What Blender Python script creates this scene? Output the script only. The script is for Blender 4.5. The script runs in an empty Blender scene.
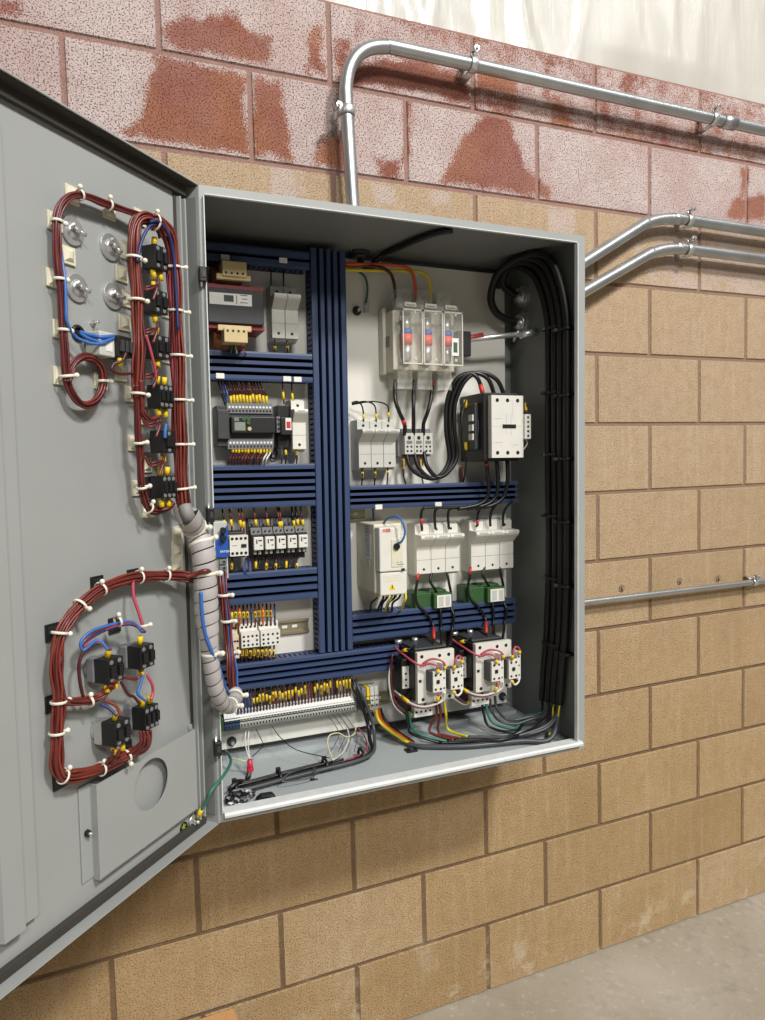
import bpy, bmesh, math, random
from mathutils import Vector as V, Matrix
random.seed(7)
S = bpy.context.scene
COL = S.collection

# ------------------------------------------------------------------ camera
CAM = V((-1.41036884, -1.7158661, 1.52827523))
CR = V((0.92356434, -0.38253405, -0.02639329)); CU = V((0.04931361, 0.05023471, 0.99751924)); CF = V((0.38025922, 0.92257475, -0.06525912))
FPX = 704.64
cd = bpy.data.cameras.new('camera'); cam = bpy.data.objects.new('camera', cd); COL.objects.link(cam)
cd.sensor_fit = 'HORIZONTAL'; cd.sensor_width = 36; cd.lens = FPX / 765 * 36; cd.clip_start = .02
m = Matrix((CR, CU, -CF)).transposed().to_4x4(); m.translation = CAM; cam.matrix_world = m
S.camera = cam

def ray(px, py): return CF + CR * ((px - 382.5) / FPX) - CU * ((py - 510) / FPX)
def W(px, py, Y):                       # survey helper: point of the plane y = Y sighted at a pixel of the photo
    d = ray(px, py); return CAM + d * ((Y - CAM.y) / d.y)
CTR, TILT = V((-.755, 0, 1.44)), math.radians(.6)          # the cabinet hangs a hair out of plumb: one rotation about y for all of it
RT = Matrix.Translation(CTR) @ Matrix.Rotation(TILT, 4, 'Y') @ Matrix.Translation(-CTR); RI = RT.inverted()
CAMI = RI @ CAM
def WC(px, py, Y):                      # the same in the cabinet's own upright frame
    d = RI.to_3x3() @ ray(px, py); return CAMI + d * ((Y - CAMI.y) / d.y)
PY = -.045                              # face of the mounting panel
def P(px, py, d=0): return WC(px, py, PY - d)
# door frame: local x runs from hinge to free edge, local y out of the inner face
DANG = math.radians(225.5)
DU = V((math.cos(DANG), math.sin(DANG), 0)); DN = V((-math.sin(DANG), math.cos(DANG), 0)); DO = V((-1.224, -.314, 0))
def D(px, py, n=0):
    d = RI.to_3x3() @ ray(px, py); o = DO + DN * n
    q = CAMI + d * ((o - CAMI).dot(DN) / d.dot(DN)) - DO
    return V((q.dot(DU), n, q.z))
def DW(p): return DO + DU * p[0] + DN * p[1] + V((0, 0, p[2]))

# ------------------------------------------------------------------ materials
def lin(h):
    h = h.lstrip('#'); c = [int(h[i:i+2], 16) / 255 for i in (0, 2, 4)]
    return tuple(x / 12.92 if x <= .04045 else ((x + .055) / 1.055) ** 2.4 for x in c) + (1,)
MATS = {}
class N:
    def __init__(s, name):
        s.m = bpy.data.materials.new(name); s.m.use_nodes = True; s.t = s.m.node_tree; s.b = s.t.nodes['Principled BSDF']
    def n(s, typ, ins=None, **kw):
        x = s.t.nodes.new(typ)
        for k, v in kw.items(): setattr(x, k, v)
        for k, v in (ins or {}).items():
            if isinstance(v, bpy.types.NodeSocket): s.t.links.new(v, x.inputs[k])
            else: x.inputs[k].default_value = v
        return x
    def l(s, a, b): s.t.links.new(a, b)
    def math(s, op, a, b=0.0): return s.n('ShaderNodeMath', {0: a, 1: b}, operation=op).outputs[0]
    def noise(s, scale, detail=3, vec=None, rough=.5):
        i = {'Scale': scale, 'Detail': detail, 'Roughness': rough}
        if vec is not None: i['Vector'] = vec
        return s.n('ShaderNodeTexNoise', i).outputs['Fac']
    def ramp(s, f, stops):
        r = s.n('ShaderNodeValToRGB', {'Fac': f}); e = r.color_ramp.elements
        while len(e) < len(stops): e.new(.5)
        for k, (p, c) in enumerate(stops): e[k].position = p; e[k].color = c
        return r.outputs['Color']
    def mix(s, f, a, b, bt='MIX'):
        x = s.n('ShaderNodeMix', data_type='RGBA', blend_type=bt)
        for sock, v in ((x.inputs[0], f), (x.inputs[6], a), (x.inputs[7], b)):
            if isinstance(v, bpy.types.NodeSocket): s.l(v, sock)
            else: sock.default_value = v
        return x.outputs[2]
    def coord(s): return s.n('ShaderNodeTexCoord').outputs['Object']
    def bump(s, h, strength, dist=.01):
        b = s.n('ShaderNodeBump', {'Height': h, 'Strength': strength, 'Distance': dist}); s.l(b.outputs[0], s.b.inputs['Normal'])

def mat(name, hexc, rough=.5, metal=0., var=.06, scale=40., trans=0., spec=None, alpha=1., bump=0., coat=0.):
    if name in MATS: return MATS[name]
    k = N(name); c = lin(hexc)
    f = k.noise(scale, 3, k.coord())
    lo = tuple(x * (1 - var) for x in c[:3]) + (1,); hi = tuple(min(1, x * (1 + var)) for x in c[:3]) + (1,)
    k.l(k.ramp(f, [(.3, lo), (.7, hi)]), k.b.inputs['Base Color'])
    k.b.inputs['Roughness'].default_value = rough; k.b.inputs['Metallic'].default_value = metal
    if trans: k.b.inputs['Transmission Weight'].default_value = trans; k.b.inputs['IOR'].default_value = 1.3
    if spec is not None: k.b.inputs['Specular IOR Level'].default_value = spec
    if alpha < 1: k.b.inputs['Alpha'].default_value = alpha
    if coat: k.b.inputs['Coat Weight'].default_value = coat
    if bump: k.bump(k.noise(scale * 8, 2, k.coord()), bump, .002)
    MATS[name] = k.m; return k.m
M = dict(
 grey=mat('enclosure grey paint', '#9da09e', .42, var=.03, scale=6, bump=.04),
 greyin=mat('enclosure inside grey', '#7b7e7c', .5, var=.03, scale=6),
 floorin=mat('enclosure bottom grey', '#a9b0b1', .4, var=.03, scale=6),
 gasket=mat('dark gasket foam and shade', '#3b3832', .9),
 white=mat('white panel paint', '#e4e2d9', .45, var=.03, scale=5),
 duct=mat('blue duct plastic', '#344568', .5, var=.05, scale=12),
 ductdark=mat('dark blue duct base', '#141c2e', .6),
 lgrey=mat('light grey plastic', '#c3c3bb', .5, var=.03),
 offw=mat('off white plastic', '#dfddd4', .45, var=.03),
 cream=mat('cream plastic', '#dad5bd', .5, var=.04),
 tan=mat('tan terminal plastic', '#cdb887', .5, var=.05),
 black=mat('black plastic', '#1b1b1c', .45, var=.1),
 dgrey=mat('dark grey plastic', '#3a3b3d', .5),
 mgrey=mat('mid grey plastic', '#77787a', .5),
 iron=mat('dark laminated steel', '#37383a', .6, var=.1, scale=30),
 redbar=mat('red lacquered bar', '#8a3235', .5),
 copper=mat('copper coil', '#7c4a2c', .45, var=.2),
 red=mat('red plastic', '#c5352e', .45), blue=mat('blue housing', '#2453a6', .4), bluew=mat('blue wire insulation', '#3c6cb4', .4),
 navy=mat('navy wire insulation', '#27356b', .45),
 green=mat('green board housing', '#33592f', .5), greenw=mat('green wire insulation', '#33705c', .45),
 yellow=mat('yellow marker sleeve', '#e8c61c', .45), yelw=mat('yellow wire insulation', '#e3cf2b', .45),
 orange=mat('orange wire insulation', '#d9581f', .45),
 maroon=mat('dark red wire insulation', '#662724', .38, var=.18, scale=60, spec=.6), maroond=mat('deep red wire insulation', '#4a1c1e', .4, var=.15),
 rust=mat('red brown wire insulation', '#7a3327', .38, var=.18, scale=60, spec=.6),
 pink=mat('pink red wire insulation', '#b54a5c', .4),
 wblack=mat('black wire insulation', '#141415', .38), cgrey=mat('grey cable jacket', '#484b4f', .4), wwhite=mat('white wire insulation', '#dcdcd6', .45),
 tie=mat('white nylon', '#e6e2d2', .45), wrap=mat('grey spiral wrap', '#b3aeac', .5, var=.05),
 chrome=mat('zinc plated steel', '#cfd0d0', .36, .75, var=.08, scale=80), screw=mat('dark screw recess', '#232323', .5, .3),
 galv=mat('galvanized conduit', '#b9bcbd', .38, .85, var=.12, scale=9),
 rail=mat('passivated steel rail', '#a39a80', .4, .6, var=.08),
 label=mat('white paper label', '#e4e4de', .6), ink=mat('label ink', '#47474a', .6), lcd=mat('grey display', '#8d9489', .25),
 fuse=mat('red fuse label', '#e0483c', .5, var=.05), carton=mat('cardboard', '#b98b58', .8, var=.08), cartond=mat('cardboard inside', '#8a6a38', .85),
 plug=mat('amber wire glint', '#c9a43a', .5), beige=mat('beige relay plastic', '#dcc6a6', .5), silver=mat('silver bag foil', '#a0a3a6', .3, .7, var=.5, scale=60),
)
k = N('clear polycarbonate'); MATS['clear'] = M['clear'] = k.m
k.b.inputs['Base Color'].default_value = lin('#efeee2'); k.b.inputs['Roughness'].default_value = .08
k.b.inputs['Alpha'].default_value = .2; k.l(k.math('ADD', k.math('MULTIPLY', k.noise(30, 2, k.coord()), .14), .08), k.b.inputs['Alpha'])

# ------------------------------------------------------------------ mesh helpers
class MB:
    def __init__(s): s.v = []; s.f = []; s.m = []; s.s = []
    def add(s, vs, fs, m=0, smooth=False):
        b = len(s.v); s.v += [V(p) for p in vs]
        for f in fs: s.f.append([b + i for i in f]); s.m.append(m); s.s.append(smooth)
        return s
    def box(s, x0, x1, y0, y1, z0, z1, m=0):
        if x0 > x1: x0, x1 = x1, x0
        if y0 > y1: y0, y1 = y1, y0
        if z0 > z1: z0, z1 = z1, z0
        return s.add([(x, y, z) for z in (z0, z1) for y in (y0, y1) for x in (x0, x1)],
              [(0, 2, 3, 1), (4, 5, 7, 6), (0, 1, 5, 4), (1, 3, 7, 5), (3, 2, 6, 7), (2, 0, 4, 6)], m)
    def pb(s, x0, x1, d0, d1, z0, z1, m=0): return s.box(x0, x1, PY - d1, PY - d0, z0, z1, m)   # box by depth in front of the panel
    def cyl(s, a, b, r, m=0, n=14, r2=None, smooth=True):
        a, b = V(a), V(b); t = (b - a).normalized(); u = t.orthogonal().normalized(); w = t.cross(u); r2 = r if r2 is None else r2
        vs = [p + (u * math.cos(i * math.tau / n) + w * math.sin(i * math.tau / n)) * q for p, q in ((a, r), (b, r2)) for i in range(n)]
        s.add(vs, [(i, (i + 1) % n, n + (i + 1) % n, n + i) for i in range(n)], m, smooth)
        b0 = len(s.v) - 2 * n
        s.f += [[b0 + i for i in range(n)][::-1], [b0 + n + i for i in range(n)]]; s.m += [m, m]; s.s += [False, False]
        return s
    def prism(s, prof, a, b, fn, m=0):          # 2-D outline extruded from a to b; fn(t, p, q) -> point
        n = len(prof); vs = [fn(t, p, q) for t in (a, b) for p, q in prof]
        s.add(vs, [(i, (i + 1) % n, n + (i + 1) % n, n + i) for i in range(n)], m)
        b0 = len(s.v) - 2 * n
        s.f += [[b0 + i for i in range(n)][::-1], [b0 + n + i for i in range(n)]]; s.m += [m, m]; s.s += [False, False]
        return s
    def tube(s, pts, r, m=0, n=8, closed=False, flat=None):
        pts = [V(p) for p in pts]; N_ = len(pts); fr = None
        for i, p in enumerate(pts):
            a = pts[i - 1] if (i or closed) else p; b = pts[(i + 1) % N_] if (i < N_ - 1 or closed) else p
            t = (b - a).normalized()
            if fr is None: fr = t.orthogonal().normalized() if flat is None else V(flat)
            fr = (fr - t * fr.dot(t)).normalized(); w = t.cross(fr)
            ra, rb = (r if isinstance(r, tuple) else (r, r))
            s.v += [p + fr * ra * math.cos(k * math.tau / n) + w * rb * math.sin(k * math.tau / n) for k in range(n)]
        b0 = len(s.v) - N_ * n
        for i in range(N_ if closed else N_ - 1):
            j = (i + 1) % N_
            for k in range(n):
                s.f.append([b0 + i * n + k, b0 + i * n + (k + 1) % n, b0 + j * n + (k + 1) % n, b0 + j * n + k]); s.m.append(m); s.s.append(True)
        if not closed:
            s.f += [[b0 + k for k in range(n)][::-1], [b0 + (N_ - 1) * n + k for k in range(n)]]; s.m += [m, m]; s.s += [False, False]
        return s
    def ball(s, c, r, m=0, n=12, k=8):
        c = V(c); R = r if isinstance(r, (tuple, list)) else (r, r, r)
        vs = [c + V((R[0] * math.sin(math.pi * j / k) * math.cos(math.tau * i / n), R[1] * math.sin(math.pi * j / k) * math.sin(math.tau * i / n), R[2] * math.cos(math.pi * j / k))) for j in range(k + 1) for i in range(n)]
        return s.add(vs, [(j * n + i, (j + 1) * n + i, (j + 1) * n + (i + 1) % n, j * n + (i + 1) % n) for j in range(k) for i in range(n)], m, True)
    def build(s, name, mats, parent=None, off=V((0, 0, 0)), bevel=0.):
        me = bpy.data.meshes.new(name); me.from_pydata([tuple(p - off) for p in s.v], [], s.f)
        if not isinstance(mats, (list, tuple)): mats = [mats]
        for q in mats: me.materials.append(M[q] if isinstance(q, str) else q)
        me.polygons.foreach_set('material_index', s.m); me.polygons.foreach_set('use_smooth', s.s)
        bm = bmesh.new(); bm.from_mesh(me); bmesh.ops.recalc_face_normals(bm, faces=bm.faces); bm.to_mesh(me); bm.free()
        o = bpy.data.objects.new(name, me); COL.objects.link(o)
        if parent: o.parent = parent
        if bevel:
            b = o.modifiers.new('bevel', 'BEVEL'); b.width = bevel; b.segments = 2; b.limit_method = 'ANGLE'; b.angle_limit = math.radians(40); b.harden_normals = False
        return o
OFF = {}
def tag(o, label, cat, group=None, kind=None):
    if label: o['label'] = label
    if cat: o['category'] = cat
    if group: o['group'] = group
    if kind: o['kind'] = kind
    return o
def thing(name, label, cat, loc, group=None, door=False):     # Empty at the base of a thing; door=True: loc is in door coordinates
    o = bpy.data.objects.new(name, None); COL.objects.link(o); o.empty_display_size = .02
    o.location = DW(loc) if door else loc
    if door: o.rotation_euler = (0, 0, DANG)
    OFF[o.name] = V(loc); return tag(o, label, cat, group)
def part(mb, name, mats, root, bevel=0., label=None):
    o = mb.build(name, mats, root, OFF.get(root.name, V((0, 0, 0))), bevel)
    OFF[o.name] = OFF.get(root.name, V((0, 0, 0)))
    if label: o['label'] = label
    return o
def solo(mb, name, mats, label, cat, loc, group=None, bevel=0., door=False):   # a thing that is one mesh
    loc = V(loc); o = mb.build(name, mats, None, loc, bevel); o.location = DW(loc) if door else loc
    if door: o.rotation_euler = (0, 0, DANG)
    OFF[o.name] = loc; return tag(o, label, cat, group)
def copy_tree(o, parent=None):
    c = o.copy(); COL.objects.link(c)
    if parent: c.parent = parent
    for ch in list(o.children): copy_tree(ch, c)
    return c
def spline(pts, k=6):
    pts = [V(p) for p in pts]
    if len(pts) < 3: return pts
    out = []
    for i in range(len(pts) - 1):
        p0 = pts[max(0, i - 1)]; p1 = pts[i]; p2 = pts[i + 1]; p3 = pts[min(len(pts) - 1, i + 2)]
        for j in range(k):
            t = j / k; out.append(.5 * ((2 * p1) + (p2 - p0) * t + (2 * p0 - 5 * p1 + 4 * p2 - p3) * t * t + (3 * p1 - p0 - 3 * p2 + p3) * t ** 3))
    return out + [pts[-1]]
def sub(path, a, b):
    n = len(path) - 1; i, j = int(a * n), max(int(b * n), int(a * n) + 1); return path[i:j + 1]
def wire(pts, r, m, label, group=None, name='wire', cat='wire', marker=None, door=False, n=8, k=6, mk='yellow', mr=1.6):
    path = spline(pts, k); o = solo(MB().tube(path, r, n=n), name, m, label, cat, path[0], group, door=door)
    for (a, b) in (marker or []):
        if mk == 'yellow': jt = random.uniform(-.05, .05); a, b = max(0, a + jt), min(1, b + jt - .03)
        if b - a < .08: b = a + .08
        L = len(path) - 1
        def at(t):
            x = t * L; i = min(int(x), L - 1); return path[i].lerp(path[i + 1], x - i)
        part(MB().cyl(at(a), at(b), r * mr, n=8), 'wire_marker' if mk == 'yellow' else 'tape_band', mk, o)
    return o
def text_mesh(s, size, fn, root, m, name='lettering', bold=0.):
    cu = bpy.data.curves.new('t', 'FONT'); cu.body = s; cu.size = size; cu.align_x = 'CENTER'; cu.align_y = 'CENTER'; cu.extrude = .0002; cu.offset = bold
    t = bpy.data.objects.new('t', cu); COL.objects.link(t); bpy.context.view_layer.update()
    me = bpy.data.meshes.new_from_object(t.evaluated_get(bpy.context.evaluated_depsgraph_get()))
    mb = MB().add([fn(v.co) for v in me.vertices], [list(p.vertices) for p in me.polygons])
    bpy.data.objects.remove(t); bpy.data.curves.remove(cu); bpy.data.meshes.remove(me)
    return part(mb, name, m, root)
exec_parts = []
# ================================================================== SETTING
B = .2032
ZN = [-.02, .181, .387, .588, .8007, 1.0064, 1.2153, 1.4231, 1.6296, 1.8385, 2.0477, 2.2591, 2.4731, 2.672]
def sdbox(x, z, x0, x1, z0, z1): return max(x0 - x, x - x1, z0 - z, z - z1)
RED = []                                             # bare red and orange patches on the painted courses, as outlines on the wall
for r_ in (((152, 52), (248, 75), (250, 155), (118, 134), (140, 115), (150, 85)), ((250, 75), (280, 82), (287, 120), (295, 162), (250, 156)), ((320, 132), (345, 140), (345, 172), (312, 165)),
           ((162, 30), (185, 12), (200, 22), (220, 12), (240, 10), (250, 30), (270, 40), (270, 65), (165, 47)), ((305, 32), (320, 27), (327, 77), (302, 72)), ((335, 40), (350, 42), (350, 75), (335, 80)),
           ((346, 62), (427, 60), (467, 75), (472, 104), (430, 96), (346, 84)), ((484, 112), (509, 120), (527, 165), (549, 190), (547, 200), (442, 182), (462, 135)), ((378, 160), (397, 160), (402, 180), (375, 177)),
           ((727, 216), (732, 198), (765, 195), (765, 224)), ((742, 168), (748, 170), (746, 200), (741, 200)), ((404, 100), (411, 102), (408, 165), (404, 165)), ((60, 50), (66, 52), (66, 66), (60, 64)), ((0, 2), (20, 2), (18, 12), (0, 12)), ((476, 68), (520, 78), (520, 96), (476, 92))):
    RED.append([(W(x, y, 0).x, W(x, y, 0).z) for x, y in r_])
def sdpoly(x, z, P_):
    d = 9.; ins = False; n = len(P_)
    for i in range(n):
        ax, az = P_[i]; bx, bz = P_[(i + 1) % n]; ex, ez = bx - ax, bz - az
        t = max(0, min(1, ((x - ax) * ex + (z - az) * ez) / (ex * ex + ez * ez)))
        d = min(d, math.hypot(x - ax - ex * t, z - az - ez * t))
        if (az > z) != (bz > z) and x < ax + (z - az) / (bz - az) * ex: ins = not ins
    return -d if ins else d
DRIP = []
for r_ in ((270, 160, 296, 200), (375, 185, 395, 206), (548, 205, 575, 235), (430, 188, 452, 206), (300, 165, 306, 195)):
    a = W(r_[0], r_[1], 0); b = W(r_[2], r_[3], 0); DRIP.append((a.x, b.x, b.z, a.z))
def build_wall():
    vs, fs, tint, paint, white = [], [], [], [], []
    J = .0033
    for n_ in range(1, 14):
        z0, z1 = ZN[n_ - 1] + (J if n_ > 1 else 0), ZN[n_] - J
        par = 0 if n_ % 2 == 0 else 1
        for kk in range(-19 + par, 17, 2):
            x0, x1 = kk * B + J, (kk + 2) * B - J
            tv = random.random(); tw = random.random(); b = .004
            nx, nz = (36, 18) if n_ >= 10 and -10 < kk < 6 else (2, 1)
            base = len(vs)
            xs = [x0, x0 + b] + [x0 + b + (x1 - x0 - 2 * b) * i / nx for i in range(1, nx)] + [x1 - b, x1]
            zs = [z0, z0 + b] + [z0 + b + (z1 - z0 - 2 * b) * i / nz for i in range(1, nz)] + [z1 - b, z1]
            cols = len(xs)
            for j, z in enumerate(zs):
                for i, x in enumerate(xs):
                    rim = i in (0, cols - 1) or j in (0, len(zs) - 1)
                    vs.append((x, .008 if rim else 0, z)); tint.append((tv, tw, 0, 1))
                    pz = z - ZN[11]; paint.append(1. if n_ >= 12 else 0.)
                    sd = min(sdpoly(x, z, q) for q in RED) if nx > 2 else 1
                    w = .52 + max(-.5, min(.5, sd / .09))
                    if n_ == 13 and x > -.75: w = min(w, .58 - .06 * min(1, (x + .75) / .5))
                    if n_ < 12:
                        sd = min(sdbox(x, z, *q) for q in DRIP); w = max(.5 - max(-.5, min(.5, sd / .07)), .18 + .35 * max(0, min(1, (x + .2) / .5)) * (n_ == 11))
                    white.append(w)
            for j in range(len(zs) - 1):
                for i in range(cols - 1): a = base + j * cols + i; fs.append((a, a + 1, a + cols + 1, a + cols))
    base = len(vs)                                     # mortar bed behind the block faces
    zm = [ZN[0], ZN[10], ZN[10] + .006, ZN[11] - .004, ZN[13]]
    for x in (-3.9, 3.7):
        for j, z in enumerate(zm): vs.append((x, .0045, z)); tint.append((.5, .5, 1, 1)); paint.append(1. if j >= 3 else 0.); white.append(.6)
    for j in range(4): fs.append((base + j, base + 5 + j, base + 6 + j, base + 1 + j))
    base = len(vs)                                     # the back and top of the wall
    for x in (-3.9, 3.7):
        for y in (.0046, .2): 
            for z in (ZN[0], ZN[13]): vs.append((x, y, z)); tint.append((.5, .5, 1, 1)); paint.append(0.); white.append(0.)
    fs += [(base + 2, base + 6, base + 7, base + 3), (base + 1, base + 3, base + 7, base + 5), (base, base + 2, base + 3, base + 1), (base + 4, base + 5, base + 7, base + 6)]
    me = bpy.data.meshes.new('wall_back'); me.from_pydata(vs, [], fs)
    for nm, data in (('tint', tint), ('coat', [(p, w, 0, 1) for p, w in zip(paint, white)])):
        at = me.color_attributes.new(nm, 'FLOAT_COLOR', 'POINT'); at.data.foreach_set('color', [c for t in data for c in t])
    bm = bmesh.new(); bm.from_mesh(me); bmesh.ops.recalc_face_normals(bm, faces=bm.faces); bm.to_mesh(me); bm.free()
    o = bpy.data.objects.new('wall_back', me); COL.objects.link(o); o['kind'] = 'structure'
    k = N('painted concrete block'); c = k.coord()
    ta = k.n('ShaderNodeAttribute', attribute_name='tint'); ts = k.n('ShaderNodeSeparateColor', {0: ta.outputs['Color']})
    ca = k.n('ShaderNodeAttribute', attribute_name='coat'); cs = k.n('ShaderNodeSeparateColor', {0: ca.outputs['Color']})
    big = k.noise(3.2, 4, c); mid = k.noise(28, 4, c, .6); fine = k.noise(260, 3, c, .7); pore = k.noise(270, 1.5, c, .6)
    mp = k.n('ShaderNodeMapping', {'Vector': c, 'Scale': (20, 1, 1.6)}); streak = k.noise(2.2, 4, mp.outputs[0], .6)
    gx = k.n('ShaderNodeSeparateXYZ', {0: c}); 
    tanc = k.ramp(k.math('ADD', k.math('MULTIPLY', ts.outputs[0], .35), k.math('MULTIPLY', big, .65)), [(.2, lin('#a98d65')), (.5, lin('#ba9d74')), (.8, lin('#c6ac88'))])
    # the upper tan courses are lighter and rosier than those by the floor
    up = k.n('ShaderNodeMapRange', {'Value': gx.outputs[2], 'From Min': .5, 'From Max': 1.7}); 
    tanc = k.mix(k.math('MULTIPLY', up.outputs[0], .75), tanc, lin('#b8a28a'))
    tanc = k.mix(k.math('MULTIPLY', k.ramp(streak, [(.5, (0, 0, 0, 1)), (.75, (1, 1, 1, 1))]), .22), tanc, lin('#dccdb2'))
    tanc = k.mix(k.math('MULTIPLY', k.ramp(mid, [(.45, (0, 0, 0, 1)), (.75, (1, 1, 1, 1))]), .3), tanc, lin('#97794f'))
    redc = k.mix(mid, lin('#7d483c'), lin('#9c6654'))
    org = k.ramp(k.noise(4.5, 2, c), [(.46, (0, 0, 0, 1)), (.62, (1, 1, 1, 1))]); redc = k.mix(k.math('MULTIPLY', org, .35), redc, lin('#b07a4c'))
    whc = k.mix(mid, lin('#b59f9a'), lin('#d3c8c4'))
    wf = k.math('ADD', cs.outputs[1], k.math('ADD', k.math('MULTIPLY', k.math('SUBTRACT', k.noise(11, 6, c, .7), .5), 1.0), k.math('MULTIPLY', k.math('SUBTRACT', fine, .5), .9)))
    wm = k.ramp(wf, [(.44, (0, 0, 0, 1)), (.56, (1, 1, 1, 1))])
    base_ = k.mix(cs.outputs[0], tanc, redc)
    colr = k.mix(k.math('MULTIPLY', wm, k.math('ADD', .6, k.math('MULTIPLY', cs.outputs[0], .36))), base_, whc)
    dusty = k.math('MULTIPLY', k.ramp(k.noise(5, 3, c), [(.42, (0, 0, 0, 1)), (.6, (1, 1, 1, 1))]), k.math('MULTIPLY', cs.outputs[0], .3)); colr = k.mix(dusty, colr, lin('#a47d77'))
    pm = k.ramp(pore, [(.545, (0, 0, 0, 1)), (.62, (1, 1, 1, 1))])
    pd = k.mix(cs.outputs[0], lin('#665036'), lin('#4c2c29'))
    colr = k.mix(k.math('MULTIPLY', pm, k.math('ADD', .5, k.math('MULTIPLY', cs.outputs[0], .3))), colr, pd)
    mort = k.mix(cs.outputs[0], k.mix(mid, lin('#64523f'), lin('#94795f')), k.mix(mid, lin('#7d4d49'), lin('#a67f7a')))
    mlow = k.n('ShaderNodeMapRange', {'Value': gx.outputs[2], 'From Min': .9, 'From Max': 1.4}); mort = k.mix(k.math('MULTIPLY', mlow.outputs[0], .45), mort, lin('#a38a7b'))
    colr = k.mix(ts.outputs[2], colr, mort)
    # white efflorescence low down
    low = k.n('ShaderNodeMapRange', {'Value': gx.outputs[2], 'From Min': .24, 'From Max': .02}); ef = k.math('MULTIPLY', k.ramp(k.noise(9, 5, c, .7), [(.54, (0, 0, 0, 1)), (.66, (1, 1, 1, 1))]), low.outputs[0])
    colr = k.mix(k.math('MULTIPLY', ef, .6), colr, lin('#d6c9b0'))
    k.l(colr, k.b.inputs['Base Color']); k.b.inputs['Roughness'].default_value = .85; k.b.inputs['Specular IOR Level'].default_value = .25
    h = k.math('SUBTRACT', k.math('MULTIPLY', mid, .5), k.math('MULTIPLY', pm, .7)); k.bump(k.math('ADD', h, k.math('MULTIPLY', fine, .4)), .55, .006)
    me.materials.append(k.m)
build_wall()
def build_floor():
    k = N('worn concrete'); c = k.coord()
    a = k.noise(2.2, 5, c, .6); b = k.noise(40, 4, c, .65); s_ = k.noise(9, 5, c, .7)
    col = k.ramp(a, [(.3, lin('#968c7c')), (.5, lin('#aaa293')), (.7, lin('#bdb6aa'))])
    col = k.mix(k.math('MULTIPLY', k.ramp(s_, [(.5, (0, 0, 0, 1)), (.7, (1, 1, 1, 1))]), .45), col, lin('#756b5d'))
    col = k.mix(k.math('MULTIPLY', k.ramp(b, [(.58, (0, 0, 0, 1)), (.7, (1, 1, 1, 1))]), .35), col, lin('#d8d4ca'))
    k.l(col, k.b.inputs['Base Color']); k.b.inputs['Roughness'].default_value = .6; k.bump(b, .2, .003)
    o = MB().box(-3.9, 3.7, -5, .2, -.12, -.02).build('floor', k.m); o['kind'] = 'structure'
build_floor()
def build_sheet():                                    # white insulation facing above the block wall, with hanging wrinkles
    k = N('white vinyl facing'); c = k.coord()
    col = k.ramp(k.noise(3, 4, c, .6), [(.3, lin('#b5b2aa')), (.7, lin('#c2bfb8'))])
    k.l(col, k.b.inputs['Base Color']); k.b.inputs['Roughness'].default_value = .3
    mp = k.n('ShaderNodeMapping', {'Vector': c, 'Scale': (9, 1, 1.2)}); k.bump(k.noise(1.8, 5, mp.outputs[0], .55), .22, .02)
    vs, fs = [], []; nx, nz = 380, 40
    folds = [(random.uniform(-1.4, 2.2), random.uniform(-.3, .3), random.uniform(.012, .03), random.uniform(.003, .009), random.uniform(.25, .8)) for _ in range(110)]
    for j in range(nz + 1):
        h = j / nz * 1.5
        for i in range(nx + 1):
            x = -3.9 + 7.6 * i / nx; y = .03
            for (fx, sl, w, am, ln) in folds:
                dd = (x - fx - sl * h) / w
                if abs(dd) < 4: y -= am * math.exp(-dd * dd) * max(0, 1 - h / ln)
            vs.append((x, max(.016 + .004 * math.sin(x * 37), y + .01 * math.sin(x * 5 + h * 4)) if h < .05 else y, 2.655 + h))
    for j in range(nz):
        for i in range(nx): a = j * (nx + 1) + i; fs.append((a, a + 1, a + nx + 2, a + nx + 1))
    mb = MB().add(vs, fs, 0, True); o = mb.build('wall_upper', k.m); o['kind'] = 'structure'
build_sheet()

# conduits
def conduit(pts, r, label, group=None, coup=None):
    path = spline(pts, 10); o = solo(MB().tube(path, r, n=20), 'metal_conduit', 'galv', label, 'conduit', path[0], group)
    for (a, b) in (coup or []): part(MB().cyl(a, b, r * 1.22, n=20), 'coupling', 'galv', o)
    return o
def bend(a, b, c, rad, k=8):                           # rounded corner a-b-c
    a, b, c = V(a), V(b), V(c); p = b + (a - b).normalized() * rad; q = b + (c - b).normalized() * rad
    return [p.lerp(b, t).lerp(b.lerp(q, t), t) for t in [i / k for i in range(k + 1)]]
def strap(p, axis, r, label, group):                   # clamp round a conduit with a bolt standing out
    p = V(p); ax = V(axis).normalized(); up = ax.cross(V((0, 1, 0))).normalized()
    t = thing('conduit_strap', label, 'strap', (p.x, 0, p.z), group)
    ring = [p + (up * math.cos(a) + V((0, -1, 0)) * math.sin(a)) * (r + .002) for a in [math.radians(-30 + i * 240 / 14) for i in range(15)]]
    mb = MB()
    mb.tube(ring, (.011, .0022), n=8, flat=ax)
    for sg in (1,): mb.tube([ring[0], V((p.x, 0, p.z)) + up * (r + .006)], (.011, .002), n=8, flat=ax)
    mb.tube([ring[-1], V((p.x, 0, p.z)) - up * (r + .004)], (.011, .002), n=8, flat=ax)
    part(mb, 'clamp_band', 'chrome', t)
    q = p + up * (r + .012) + V((0, -.002, 0))
    part(MB().cyl(q, q + V((0, -r - .014, 0)), .0035).cyl(q + V((0, -r - .002, 0)), q + V((0, -r - .008, 0)), .008, n=6, smooth=False).tube([q + V((0, -.004, 0)), q + V((0, -.004, 0)) - up * .014], (.009, .003), flat=ax), 'clamp_bolt', 'chrome', t)
RC = .0165
yc = -.055
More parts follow.
